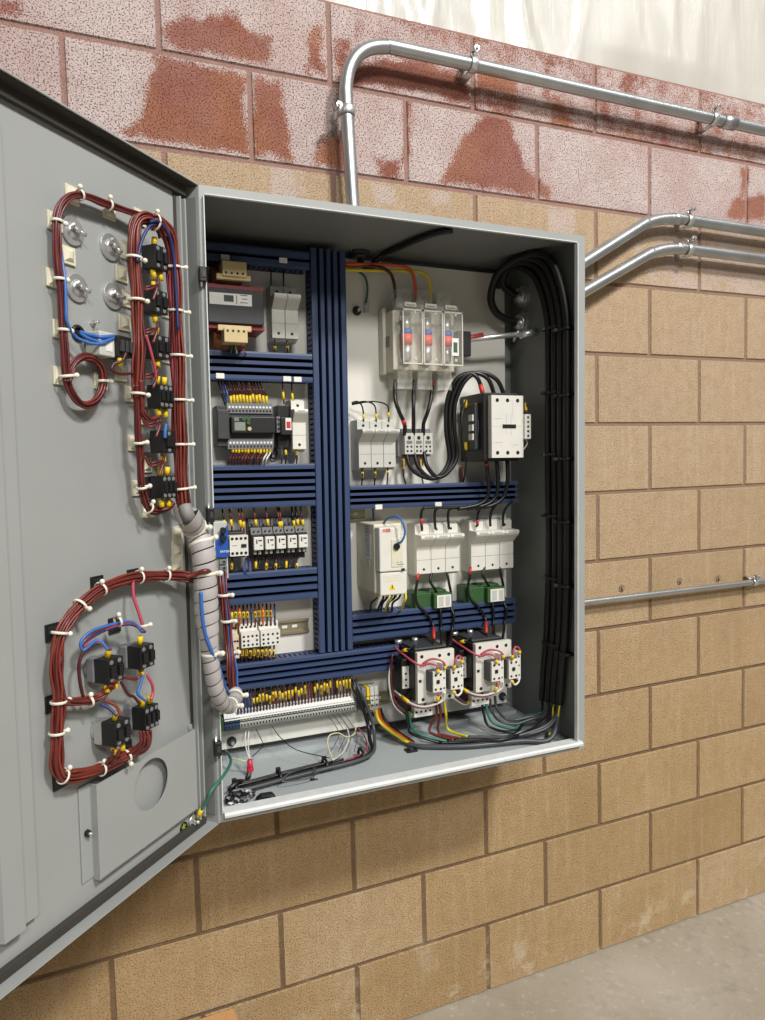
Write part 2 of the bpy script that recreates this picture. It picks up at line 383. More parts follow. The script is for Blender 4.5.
A = [V((-.778, yc, 2.05)), V((-.786, yc, 2.24))] + bend((-.786, yc, 2.24), (-.798, yc, 2.56), (.3, yc, 2.55), .15) + [V((-.3, yc, 2.558)), V((.3, yc, 2.554)), V((3.5, yc, 2.54))]
conduit(A, RC, 'long galvanized conduit bending up from the enclosure top and running along the red wall', None, [((.437, yc, 2.553), (.49, yc, 2.5525))])
strap((-.791, yc, 2.385), (0, 0, 1), RC, 'pipe strap on the vertical leg of the long conduit above the enclosure', 'conduit straps')
strap((-.44, yc, 2.559), (1, 0, 0), RC, 'pipe strap holding the long upper conduit just past its bend', 'conduit straps')
strap((.40, yc, 2.553), (1, 0, 0), RC, 'pipe strap beside the coupling of the long upper conduit', 'conduit straps')
for q, (z0, z1, zin) in enumerate(((1.972, 2.245, 'upper'), (1.902, 2.158, 'lower'))):
    A = [V((-.318, -.085, z0 - .03 + .03))] + [V((-.28, -.085, z0 + .005))] + bend((-.28, -.085, z0 + .005), (.19 + .02 * q, -.04, z1), (.9, -.04, z1), .085) + [V((.6, -.04, z1)), V((3.5, -.04, z1 - .03))]
    conduit(A, RC, f'{zin} of the two bent conduits leaving the enclosure side towards the tan wall', 'bent side conduits')
    strap((.315, -.04, z1), (1, 0, 0), RC, f'pipe strap on the {zin} bent conduit beside the enclosure', 'conduit straps')
conduit([V((-.318, -.03, 1.104)), V((.3, -.03, 1.102)), V((3.5, -.03, 1.10))], .0095, 'thin straight conduit running level along the tan block wall')
strap((.62, -.03, 1.102), (1, 0, 0), .0095, 'small strap on the thin straight conduit at mid wall height', 'conduit straps')
# stains/anchors left in the block face
for i, (px, py) in enumerate(((621.5, 588), (679.5, 581), (718, 578))):
    p = W(px, py, 0); mb = MB()
    mb.cyl(p + V((0, .004, 0)), p + V((0, -.003, 0)), .011, n=10); mb.cyl(p + V((0, -.003, 0)), p + V((0, -.009, 0)), .005, n=6)
    solo(mb, 'wall_anchor', mat('old anchor putty', '#8d7866', .9, var=.3), 'old grey anchor plug in the block face above the thin conduit', 'anchor', p, 'old anchor plugs')
# cardboard box standing by the wall
t = thing('cardboard_box', 'open cardboard box on the floor below the enclosure, only a flap in view', 'box', (-1.26, -.30, -.02))
mb = MB(); x0, x1, y0, y1, h = -1.46, -1.125, -.50, -.12, .145
for q in ((x0, x1, y0, y0 + .004), (x0, x1, y1 - .004, y1), (x0, x0 + .004, y0, y1), (x1 - .004, x1, y0, y1)): mb.box(*q, -.02, h - .02)
mb.box(x0, x1, y0, y1, -.02, -.015)
part(mb, 'box_body', 'carton', t)
part(MB().add([(x0, y1, h - .02), (x1, y1, h - .02), (x1 - .02, -.01, h + .035), (x0 + .02, -.01, h + .035), (x0, y1, h - .024), (x1, y1, h - .024), (x1 - .02, -.01, h + .031), (x0 + .02, -.01, h + .031)], [(0, 1, 2, 3), (4, 7, 6, 5), (0, 4, 5, 1), (1, 5, 6, 2), (2, 6, 7, 3), (3, 7, 4, 0)]), 'box_flap', 'carton', t)
part(MB().add([(x1, y0, h - .02), (x1, y1, h - .02), (x1 + .07, y1 - .02, h - .06), (x1 + .07, y0 + .02, h - .06), (x1, y0, h - .023), (x1, y1, h - .023), (x1 + .07, y1 - .02, h - .063), (x1 + .07, y0 + .02, h - .063)], [(0, 1, 2, 3), (4, 7, 6, 5), (0, 4, 5, 1), (1, 5, 6, 2), (2, 6, 7, 3), (3, 7, 4, 0)]), 'box_flap', 'cartond', t)

# ================================================================== ENCLOSURE
SETTING = {o.name for o in bpy.data.objects}
X0, X1, Z0, Z1, YF, YB, T = -1.203, -.312, .821, 2.056, -.33, -.012, .003
enc = thing('electrical_enclosure', 'large open grey steel electrical cabinet mounted on the block wall', 'electrical cabinet', (X0, 0, Z0))
mb = MB()
mb.box(X0, X1, YB - T, YB, Z0, Z1); mb.box(X0, X0 + T, YF, YB, Z0, Z1); mb.box(X1 - T, X1, YF, YB, Z0, Z1); mb.box(X0, X1, YF, YB, Z1 - T, Z1)
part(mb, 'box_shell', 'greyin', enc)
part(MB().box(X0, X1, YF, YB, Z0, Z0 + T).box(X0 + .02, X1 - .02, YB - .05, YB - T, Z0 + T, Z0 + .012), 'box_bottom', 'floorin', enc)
fw = .02
mb = MB()
oq = [(X0, Z0), (X1, Z0), (X1, Z1), (X0, Z1)]; iq = [(X0 + .009, Z0 + fw), (X1 - .024, Z0 + fw), (X1 - .024, Z1 - .015), (X0 + .009, Z1 - .015)]
mb.add([(x, y, z) for y in (YF - T, YF) for q in (oq, iq) for x, z in q], [f for i in range(4) for j in [(i + 1) % 4] for f in ((i, j, 4 + j, 4 + i), (8 + i, 12 + i, 12 + j, 8 + j), (i, 8 + i, 8 + j, j), (4 + i, 4 + j, 12 + j, 12 + i))])
part(mb, 'front_frame', 'grey', enc)
mb = MB(); e = .011
mb.box(X0 + .009, X1 - .024, YF - .006, YF + .002, Z1 - .018, Z1 - .0155)
mb.prism([(YF - e - .006, Z0 + fw - .007), (YF - e - .007, Z0 + fw - .001), (YF - e - .003, Z0 + fw + .003), (YF + .014, Z0 + fw + .003), (YF + .014, Z0 + fw), (YF - .006, Z0 + fw), (YF - .006, Z0 + fw - .007)], X0 + .010, X1 - .014, lambda q, y, z: (q, y, z))
mb.box(X0 + .0065, X0 + .009, YF - e, YF + .002, Z0 + fw, Z1 - fw); mb.box(X1 - .027, X1 - .0245, YF - e, YF + .002, Z0 + fw, Z1 - fw)
part(mb, 'gutter_lip', mat('brightened lip', '#d9dcdb', .35), enc, .001)  # lip whitened: the light on its top is put into the colour
for (a, b) in ((X0, -1), (X1, 1)):                                   # four wall spacers behind the box
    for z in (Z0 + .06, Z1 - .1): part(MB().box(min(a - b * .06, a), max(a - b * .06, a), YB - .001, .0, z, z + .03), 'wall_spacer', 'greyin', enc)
XA, XB, ZA, ZB = -1.165, -.352, .853, 2.036
pan = part(MB().box(XA, XB, PY, PY + .003, ZA, ZB), 'mounting_panel', 'white', enc)
for (px, py) in ((231.6, 741), (369.5, 716), (356.7, 311), (497.8, 285), (502, 696)):
    p = P(px, py); q = part(MB().cyl(p + V((0, .02, 0)), p + V((0, -.004, 0)), .0115).cyl(p + V((0, -.004, 0)), p + V((0, -.011, 0)), .008, n=6, smooth=False), 'panel_nut', 'dgrey', enc)
    part(MB().cyl(p + V((0, -.011, 0)), p + V((0, -.02, 0)), .0042), 'stud', 'chrome', q)
for (px, py) in ((508, 703),): 
    p = WC(px, py, YB - T); part(MB().cyl(p, p + V((0, -.006, 0)), .007, r2=.004), 'wall_bolt', 'chrome', enc)
# fittings inside the right side wall and in the top wall
for z in (1.972, 1.902):
    part(MB().cyl((X1 - T, -.085, z), (X1 - T - .008, -.085, z), .030, n=8, smooth=False).cyl((X1 - T - .008, -.085, z), (X1 - T - .02, -.085, z), .021, n=20), 'conduit_nut', 'chrome', enc)
part(MB().cyl((-.776, yc, Z1 - T), (-.776, yc, Z1 - T - .008), .026, n=8, smooth=False).cyl((-.776, yc, Z1 - .011), (-.776, yc, Z1 - .02), .019), 'conduit_nut', 'dgrey', enc)
# ---- door
DWID, DZ0, DZ1, DL = .885, .821, 2.056, .03
door = bpy.data.objects.new('tmp', None)
mb = MB(); mb.box(0, DWID, -.003, 0, DZ0, DZ1)
for q in ((0, DWID, DZ1 - .0025, DZ1), (0, DWID, DZ0, DZ0 + .0025)): mb.box(q[0], q[1], -.003, DL, q[2], q[3])
mb.box(0, .0025, -.003, DL, DZ0, DZ1); mb.box(DWID - .0025, DWID, -.003, DL, DZ0, DZ1)
bpy.data.objects.remove(door)
door = mb.build('door', 'grey', None); door.location = DO - V((X0, 0, Z0)); door.rotation_euler = (0, 0, DANG); door.parent = enc; OFF[door.name] = V((0, 0, 0))
mb = MB()
for q in ((.012, DWID - .01, DZ1 - .024, DZ1 - .004), (.012, DWID - .01, DZ0 + .004, DZ0 + .019)): mb.box(q[0], q[1], 0, .010, q[2], q[3])
mb.box(DWID - .028, DWID - .006, 0, .010, DZ0 + .004, DZ1 - .004); mb.box(.006, .040, 0, .003, DZ0 + .004, DZ1 - .004); mb.box(.004, DWID - .004, .008, .027, DZ1 - .0055, DZ1 - .0025)  # wide strip darkens the rib gaps; last box paints shade under the top flange
part(mb, 'door_gasket_and_shade', 'gasket', door, .002)
for u in (.016, .030): part(MB().box(u, u + .004, 0, .012, DZ0 + .02, DZ1 - .03), 'gasket_rib', 'grey', door, .001)
part(MB().box(.004, .006, .004, .026, DZ0 + .02, DZ1 - .025), 'hinge_flange', 'greyin', door)
mb = MB(); prof = [(.404, 0), (.412, .0), (.414, .012), (.438, .012), (.444, .022), (.478, .022), (.486, 0), (.49, 0), (.49, -.0005), (.404, -.0005)]
mb.prism(prof, .885, 2.005, lambda t, p, q: (p, q + .001, t)); part(mb, 'door_stiffener', 'grey', door, .0015)
mb = MB(); mb.prism([(p + .37, q) for p, q in prof], .885, 2.005, lambda t, p, q: (p, q + .001, t)); part(mb, 'door_stiffener', 'grey', door, .0015)
for py in (275, 515, 750):                                           # hinge clips along the left edge
    q0 = WC(203, py, YF - .012); hp = V((X0 + .002, YF - .012, q0.z))
    h = part(MB().box(hp.x - .008, hp.x + .006, hp.y - .010, hp.y + .006, hp.z - .014, hp.z + .014), 'hinge', 'black', enc, .002)
    part(MB().box(hp.x - .003, hp.x + .003, hp.y - .012, hp.y - .009, hp.z - .006, hp.z + .006), 'hinge_recess', 'dgrey', h)
    part(MB().cyl(hp + V((-.004, -.002, -.022)), hp + V((-.004, -.002, .024)), .0026), 'hinge_pin', 'chrome', h)

M['lbeige'] = mat('light beige plastic', '#cdc8b9', .5, var=.03); M['rimc'] = mat('moulded rim plastic', '#d6d4c8', .35, var=.03)

# ================================================================== ON THE MOUNTING PANEL
# ---- wire ducts
def duct(label, a0, a1, b0, b1, vertical, n, tags=(), dep=.062):
    """blue slotted wiring duct; a = along, b = across; comb sides, ridged cover"""
    loc = (b0, PY, a0) if vertical else (a0, PY, b0)
    t = thing('wire_duct', label, 'wire duct', loc)
    def bx(mb, a, aa, b, bb, d, dd, m=0): return mb.pb(b, bb, d, dd, a, aa, m) if vertical else mb.pb(a, aa, d, dd, b, bb, m)
    mb = MB(); bx(mb, a0, a1, b0 + .004, b1 - .004, .0005, .003)
    nf = int((a1 - a0) / .0125)
    for i in range(nf):
        a = a0 + .003 + i * .0125
        for b in (b0 + .003, b1 - .006): bx(mb, a, a + .0085, b, b + .003, .001, dep - .008)
    for b in (b0 + .003, b1 - .006): bx(mb, a0, a1, b, b + .003, .0005, .012)
    part(mb, 'duct_base', 'duct', t)
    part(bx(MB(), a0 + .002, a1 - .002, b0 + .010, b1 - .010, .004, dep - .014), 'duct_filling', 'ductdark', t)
    w = (b1 - b0) / n; prof = [(b0, dep - .012)]
    for i in range(n):
        c = b0 + w * i; g = .0030 if vertical else .0034
        prof += [(c + (g if i else 0), dep - (.012 if i else .001)), (c + g + .0008, dep), (c + w - g - .0008, dep), (c + w - (g if i < n - 1 else 0), dep - (.012 if i < n - 1 else .001))]
    prof += [(b1, dep - .012)]
    mb = MB(); fn = (lambda q, p, d: (p, PY - d, q)) if vertical else (lambda q, p, d: (q, PY - d, p))
    mb.prism(prof, a0 - .0, a1 + .0, fn); part(mb, 'duct_cover', 'duct', t)
    for (px, py) in tags:
        p = P(px, py, dep); part(MB().box(p.x - .0095, p.x + .0095, p.y - .003, p.y, p.z - .006, p.z + .006), 'duct_label', 'label', t, .001)
    return t
duct('tall upright blue wiring duct through the middle of the panel', 1.075, 2.034, -.9165, -.8315, True, 5)
duct('short blue wiring duct across the top of the left columns above the black core transformer', -1.158, -.921, 1.983, 2.022, False, 2, ((225, 257.5), (283, 260.5)))
duct('blue wiring duct between the black core transformer and the controller', -1.158, -.919, 1.722, 1.788, False, 4, ((220, 376), (287, 379), (297.5, 379.5)))
duct('widest blue wiring duct, six ribs, between the controller and the relay row', -1.158, -.919, 1.432, 1.532, False, 6)
duct('blue wiring duct below the row of black relays', -1.158, -.919, 1.21, 1.284, False, 4)
duct('blue wiring duct along the foot of the panel above the terminal strip', -1.158, -.708, 1.010, 1.072, False, 4)
duct('blue wiring duct below the big white contactor and its black cables', -.831, -.354, 1.419, 1.477, False, 4, ((378.5, 507), (438, 504.5)))
duct('blue wiring duct above the pair of motor contactors', -.831, -.362, 1.093, 1.160, False, 4)

# ---- rails
def rail(label, x0, x1, z, d=.0):
    t = thing('mounting_rail', label, 'rail', (x0, PY, z - .0175)); mb = MB()
    prof = [(-.0175, .008), (-.0175, .0065), (-.0125, .0065), (-.0125, .0), (.0125, .0), (.0125, .0065), (.0175, .0065), (.0175, .008), (.0115, .008), (.0115, .0015), (-.0115, .0015), (-.0115, .008)]
    mb.prism(prof, x0, x1, lambda q, p, dd: (q, PY - dd - d, z + p)); part(mb, 'rail_profile', 'rail', t)
    i = x0 + .012
    while i < x1 - .02: part(MB().pb(i, i + .013, d + .0015, d + .0022, z - .0035, z + .0035), 'rail_slot', 'label', t, .001); i += .025
    return t
rail('slotted steel mounting rail beside the white relay sockets', -1.13, -.926, P(295, 626.5, .008).z)
rail('slotted steel mounting rail behind the long grey terminal strip', -1.14, -.80, P(300, 713, .008).z)
rail('short slotted steel mounting rail behind the green and yellow earth terminals', -.785, -.712, P(388, 697, .008).z)
rail('short slotted steel mounting rail behind the beige motor drive', -.84, -.77, P(364, 509, .008).z - .012)

# ---- transformer
a = P(200, 280, .1); b = P(265, 331, .1); tx0, tx1, tz1, tz0 = -1.163, b.x, a.z, b.z
t = thing('transformer', 'black core control transformer with cream terminal blocks and red end bars', 'transformer', (tx0, PY, tz0))
part(MB().pb(tx0, tx1 - .001, .006, .1, tz0 + .0125, tz1 - .0125), 'laminated_core', 'iron', t, .002)
for (z0, z1) in ((tz0 + .002, tz0 + .013), (tz1 - .013, tz1 - .002)): part(MB().pb(tx0, tx1 + .002, .004, .090, z0, z1), 'end_bar', 'redbar', t, .001)
for z, s_ in ((tz0, -1), (tz1, 1)): part(MB().cyl((tx0 + .015, PY - .05, z + s_ * .015), (tx1 - .045, PY - .05, z + s_ * .015), .028, n=20), 'coil', 'copper', t)
for (q0, q1, s_) in (((222, 260), (247, 277.5), 1), ((224, 327), (248, 343), -1)):
    c0 = P(*q0, .112); c1 = P(*q1, .112)
    o = part(MB().pb(c0.x, c1.x, .06, .112, c1.z, c0.z).pb(c0.x - .012, c1.x + .01, .095, .107, (c1.z if s_ > 0 else c0.z) - .006, (c1.z if s_ > 0 else c0.z) + .006), 'terminal_block', 'tan', t, .0015)
    for i in range(4): 
        x = c0.x + (c1.x - c0.x) * (.15 + .23 * i); z = (c1.z + .007) if s_ > 0 else (c0.z - .007)
        part(MB().cyl((x, PY - .1118, z), (x, PY - .1128, z), .0026), 'terminal_screw', 'screw', o)
c0 = P(206, 292, .1); c1 = P(252, 308, .1)
lb = part(MB().pb(tx0 + .004, c1.x, .1, .1006, c1.z + .003, c0.z + .001), 'rating_label', 'label', t)
mb = MB(); ww = c1.x - tx0
for i in range(3): mb.pb(tx0 + .07 + (i % 2) * .004, tx0 + ww * .9, .1006, .1009, c1.z + .009 + i * .008, c1.z + .0105 + i * .008)
mb.pb(tx0 + .035, tx0 + .056, .1006, .1009, c1.z + .010, c1.z + .024); mb.pb(tx0 + .062, tx0 + .0635, .1006, .1009, c1.z + .006, c0.z - .002); part(mb, 'label_print', 'ink', lb)
for i, (m_, dx) in enumerate((('greenw', .0), ('wwhite', .008), ('pink', .022), ('wblack', -.008))):
    q = P(230 + i * 2, 344, .07); wire([q + V((dx * .3, 0, .01)), q + V((dx, -.012, -.02)), V((q.x + dx * 1.5, PY - .04, 1.79))], .0018, m_, ['green', 'white', 'pink', 'black'][i] + ' lead hanging from the lower terminal block of the black core transformer')

# ---- generic parts
def hole(mb, x, d, z, r=.0035, m=1): mb.cyl((x, PY - d + .0005, z), (x, PY - d - .0006, z), r, m, 10)
def fuse_holder(label, x0, x1, z0, z1, n, dep=.058, led=.085, m='offw', base='lgrey'):
    t = thing('fuse_holder', label, 'fuse holder', (x0, PY, z0)); h = z1 - z0; w = (x1 - x0) / n
    bx = x0 - .006
    part(MB().pb(x0 + .001, x1 - .001, .001, dep * .8, z0 - .004, z1 + .004), 'holder_base', base, t, .0015)
    prof = [(dep * .75, z0), (dep, z0 + h * .02), (dep, z0 + h * .56), (led, z0 + h * .73), (led + .003, z0 + h * .77), (led + .001, z0 + h * .82), (dep - .008, z0 + h * .83), (dep - .008, z1), (dep * .75, z1)]
    for i in range(n):
        c = x0 + w * i; mb = MB()
        mb.prism(prof, c + .0006, c + w - .0006, lambda q, d, z: (q, PY - d, z))
        for z, d in ((z0 + h * .11, dep), (z1 - h * .09, dep - .008)): hole(mb, c + w / 2, d, z)
        mb.pb(c + .0004, c + w - .0004, dep - .001, dep + .0004, z0 + h * .30, z0 + h * .308, 2)
        mb.pb(c + w * .25, c + w * .8, led + .0022, led + .0034, z0 + h * .775, z0 + h * .805, 3)
        o = part(mb, 'fuse_carrier', [m, 'screw', 'mgrey', 'lgrey'], t, .0008)
    return t
def fx(q0, q1, d): a = P(*q0, d); b = P(*q1, d); return a.x, b.x, b.z, a.z
fuse_holder('two pole grey fuse holder beside the black core transformer', *fx((271, 285.5), (299, 340), .06), 2, m='lgrey')
fuse_holder('single pole white fuse holder beside the controller', *fx((292, 400.5), (307, 450), .07), 1, .066, .085)
fuse_holder('three pole grey fuse holder beside the small grey distribution block', *fx((358, 421), (396, 468), .058), 3, m='lgrey')
fuse_holder('three pole white fuse holder next to the beige motor drive', *fx((418, 526.5), (462, 572.5), .07), 3)
fuse_holder('three pole white fuse holder beside the bare right wall of the cabinet', *fx((473, 522.5), (516, 569), .07), 3)

# ---- controller
x0, x1, z0, z1 = fx((217, 405), (276, 446), .07)
t = thing('controller', 'dark grey logic controller with small display between two rows of yellow wire markers', 'controller', (x0, PY, z0))
part(MB().pb(x0, x1, .002, .058, z0, z1), 'controller_body', 'dgrey', t, .0015)
bx0, bx1, bz0, bz1 = fx((231, 416.5), (276, 433), .078)
part(MB().pb(bx0, bx1, .05, .078, bz0, bz1), 'front_cover', 'black', t, .002)
part(MB().pb(x0, bx0 - .002, .05, .070, z0 + .016, z1 - .01), 'power_section', 'dgrey', t, .002)
c = fx((234.5, 422), (245.5, 430.5), .079); s_ = part(MB().pb(c[0], c[1], .078, .0788, c[2], c[3]), 'display', 'lcd', t)
c = fx((234, 417.5), (239, 421), .079); part(MB().pb(c[0], c[1], .078, .0788, c[2], c[3]), 'indicator_panel', 'mgrey', t)
for (px, py) in ((244, 419), (248.5, 418.8), (248.5, 422.6), (249.5, 428.8)):
    p = P(px, py, .079); part(MB().cyl((p.x, PY - .077, p.z), (p.x, PY - .081, p.z), .0045, n=12), 'button', 'green' if py < 425 else 'tan', t)
for (zz0, zz1) in ((z1 - .017, z1 + .006), (z0 - .006, z0 + .017)):
    mb = MB().pb(bx0 - .006, bx1 - .003, .03, .062, zz0, zz1)
    for i in range(13):
        x = bx0 + .0 + (bx1 - bx0 - .008) * i / 12; mb.cyl((x, PY - .0618, zz0 + .014), (x, PY - .0628, zz0 + .014), .0027, 1, 8); mb.pb(x - .0022, x + .0022, .0618, .0624, zz0 + .003, zz0 + .008, 2)
    part(mb, 'terminal_row', ['mgrey', 'label', 'black'], t)
ctl = (bx0, bx1, z0, z1)
c = fx((277.5, 405), (291, 448), .055)
t = thing('relay_module', 'narrow black module with red and white sticker beside the single pole fuse holder', 'relay', (c[0], PY, c[2]))
part(MB().pb(c[0], c[1], .002, .05, c[2], c[3]).pb(c[0] + .002, c[1] - .001, .05, .075, c[2] + .03, c[3] - .03), 'module_body', 'black', t, .0015)
e_ = fx((285.5, 418), (292, 430), .076); part(MB().pb(e_[0], e_[1] - .001, .075, .0757, e_[2], e_[3]), 'sticker', 'label', t)
part(MB().pb(e_[0] + .002, e_[1] - .003, .0757, .076, e_[2] + .004, e_[3] - .008), 'sticker_print', 'red', t)
c2 = fx((276.5, 416.5), (280.5, 432.5), .066)
t = thing('terminal_block', 'slim grey terminal block wedged between controller and black sticker module', 'terminal block', (c2[0], PY, c2[2]))
mb = MB().pb(c2[0], c2[1], .002, .066, c2[2], c2[3]); [hole(mb, (c2[0] + c2[1]) / 2, .066, c2[2] + .008 + i * .011, .003) for i in range(3)]
part(mb, 'terminal_body', ['mgrey', 'screw'], t, .001)

# ---- relay row: blue supply, small contactor, five relays
c = fx((217, 522), (229.5, 579), .08); x0, x1, z0, z1 = -1.16, c[1], c[2], c[3]
t = thing('power_supply', 'blue and grey narrow power module at the start of the relay row', 'power module', (x0, PY, z0))
part(MB().pb(x0, x1, .002, .07, z0, z1), 'module_body', 'lgrey', t, .002)
part(MB().prism([(x0, z0 + .05), (x1, z0 + .05), (x1, z1 - .008), (x0, z1 - .045)], .07, .08, lambda q, x, z: (x, PY - q, z)), 'front_plate', 'blue', t, .001)
for i in range(3):
    o = part(MB().pb(x0 + .008, x1 - .004, .07, .079, z0 + .006 + i * .014, z0 + .017 + i * .014), 'terminal', 'mgrey', t, .001); hole(mb2 := MB(), (x0 + x1) / 2 + .004, .079, z0 + .0115 + i * .014, .003, 0); part(mb2, 'terminal_screw', 'screw', o)
p = P(223, 538, .08)
for dz in (.0, .018): part(MB().cyl((p.x, PY - .078, p.z + dz), (p.x, PY - .092, p.z + dz), .0065, n=12), 'knob', 'black', t)
p = P(225.4, 551.5, .081); text_mesh('EATON', .0068, lambda v: (p.x + v.x, PY - .0803 - v.z, p.z + v.y), t, 'label', bold=.0001)
def small_contactor(label, x0, x1, z0, z1, dep=.078, win=True):
    t = thing('contactor', label, 'contactor', (x0, PY, z0)); h = z1 - z0
    part(MB().pb(x0 + .002, x1 - .002, .002, dep * .7, z0 - .006, z1 + .006), 'contactor_base', 'black', t, .0015)
    mb = MB().pb(x0, x1, dep * .6, dep, z0, z1)
    for i in range(4):
        x = x0 + (x1 - x0) * (.14 + .24 * i)
        hole(mb, x, dep, z1 - h * .15, .0035); hole(mb, x, dep, z0 + h * .14, .0035)
    mb.pb(x0 + (x1 - x0) * .12, x0 + (x1 - x0) * .4, dep, dep + .0004, z0 + h * .5, z0 + h * .53, 2)
    part(mb, 'front_cover', ['offw', 'screw', 'mgrey'], t, .0012)
    if win: part(MB().pb(x0 + (x1 - x0) * .62, x0 + (x1 - x0) * .9, dep - .002, dep + .003, z0 + h * .42, z0 + h * .58), 'indicator', 'black', t, .0006)
    return t
small_contactor('small white four terminal contactor between blue power module and black relays', *fx((229.5, 536), (248.5, 555.5), .078))
x0, x1, z0, z1 = fx((250.5, 521.5), (307, 558), .06); w = (x1 - x0) / 5
for i in range(5):
    a = x0 + w * i
    t = thing('relay', ['black relay with white face next to the small white contactor', 'second black relay with white face from the small white contactor', 'black relay with white face in the middle of the row of five', 'fourth black relay with white face from the small white contactor', 'black relay with white face next to the upright blue duct'][i], 'relay', (a, PY, z0), 'black relays with white faces')
    mb = MB(); h = z1 - z0; zb = z0 + h * .0
    mb.prism([(0, zb), (.045, zb), (.045, zb + h * .16), (.058, zb + h * .16), (.058, zb + h * .28), (.068, zb + h * .28), (.068, zb + h * .66), (.058, zb + h * .66), (.05, zb + h * .84), (.036, zb + h * .84), (.03, z1 + .004), (0, z1 + .004)], a + .0006, a + w - .0006, lambda q, d, z: (q, PY - d, z))
    for (f_, d_) in ((.75, .058), (.9, .04)):
        hole(mb, a + w * .3, d_, z0 + h * f_, .0024); hole(mb, a + w * .7, d_, z0 + h * f_, .0024)
    part(mb, 'relay_socket', ['black', 'dgrey'], t, .001)
    f = part(MB().pb(a + w * .10, a + w * .92, .068, .079, z0 + h * .30, z0 + h * .62), 'relay_face', 'offw', t, .0012)
    part(MB().pb(a + w * .30, a + w * .40, .079, .0797, z0 + h * .46, z0 + h * .56).pb(a + w * .5, a + w * .8, .079, .0796, z0 + h * .52, z0 + h * .55).pb(a + w * .62, a + w * .8, .079, .0796, z0 + h * .40, z0 + h * .42), 'face_print', 'black', f)
    part(MB().pb(a + w * .2, a + w * .42, .058, .064, z0 + h * .18, z0 + h * .26).pb(a + w * .6, a + w * .82, .058, .064, z0 + h * .18, z0 + h * .26), 'marker_tab', 'lgrey', t)
rel = (x0, x1, z0, z1)

# ---- socket row
def socket(label, x0, x1, z0, z1, m='offw', dep=.07):
    t = thing('relay_socket', label, 'relay socket', (x0, PY, z0)); h = z1 - z0; w = x1 - x0
    mb = MB().prism([(.008, z0), (dep, z0), (dep, z0 + h * .66), (dep * .72, z0 + h * .70), (dep * .72, z1), (.008, z1)], x0, x1, lambda q, d, z: (q, PY - d, z))
    for j, f_ in enumerate((.12, .30, .50)):
        for i in range(4):
            if j != 1 or i in (0, 3, 1): hole(mb, x0 + w * (.14 + .24 * i), dep, z0 + h * f_, .0028)
    for i in range(4): hole(mb, x0 + w * (.14 + .24 * i), dep * .72, z0 + h * .84, .003)
    part(mb, 'socket_body', [m, 'screw'], t, .001); return t
socket('beige narrow relay socket with green yellow tabs at the hidden end of the socket row', *fx((228, 625), (239.5, 658), .06), 'beige', .06)
socket('white relay socket nearer the beige one', *fx((241, 626), (259.6, 646.5), .07))
socket('white relay socket nearer the bare mounting rail', *fx((260.4, 623.8), (280.5, 644.5), .07))

# ---- long terminal strip
pl = P(225, 733, .05); pr_ = P(355, 713, .05); pt = P(225, 718.5, .05); x0, x1 = pl.x, pr_.x; z0, z1 = .935, .985; zt = P(300, 704.5, .05).z
z0, z1 = P(300, 721.5, .05).z, P(300, 707, .05).z
nT = 44; w = (x1 - x0) / nT; first = {}
for i in range(nT):
    kind = 'blue' if i < 5 else 'lgrey'; a = x0 + w * i
    if kind not in first:
        lab = 'slim blue terminal block at the spiral wrap end of the long strip' if kind == 'blue' else 'slim grey terminal block in the long strip along the foot of the panel'
        t = thing('terminal_block', lab, 'terminal block', (a, PY, z0), 'blue terminal blocks' if kind == 'blue' else 'grey terminal blocks of the long strip')
        h = z1 - z0; mb = MB()
        mb.prism([(.008, z0), (.038, z0), (.046, z0 + h * .25), (.046, z0 + h * .46), (.040, z0 + h * .48), (.040, z0 + h * .58), (.046, z0 + h * .60), (.046, z0 + h * .86), (.038, z1), (.008, z1)], a + .0004, a + w - .0004, lambda q, d, z: (q, PY - d, z))
        for f_ in (.34, .72): mb.pb(a + w * .25, a + w * .75, .0455, .0466, z0 + h * (f_ - .08), z0 + h * (f_ + .06), 1)
        mb.pb(a + .0004, a + w - .0004, .039, .0404, z0 + h * .485, z0 + h * .575, 1)
        part(mb, 'terminal_body', [kind if kind == 'lgrey' else mat('navy terminal plastic', '#3d5878', .5), 'screw'], t)
        part(MB().prism([(.040, z1 - .006), (.0475, z1 - .009), (.036, z1 + .011), (.030, z1 + .011)], a + .0002, a + w - .0002, lambda q, d, z: (q, PY - d, z)), 'marker_strip', 'label', t)
        first[kind] = (t, a)
    else:
        r = copy_tree(first[kind][0]); r.location.x = a
for i, xx in enumerate([x0 - .007] + [x0 + w * q + w / 2 for q in ()] + [x1 + .001]):
    t = thing('end_stop', ['green end stop closing the long terminal strip under the spiral wrap', 'grey end stop closing the long terminal strip by the black cables'][i], 'end stop', (xx, PY, z0))
    part(MB().pb(xx, xx + .006, .008, .044, z0 + .002, z1 - .002), 'stop_body', 'green' if i == 0 else 'mgrey', t, .001)
ts = (x0, x1, z0, z1, w)
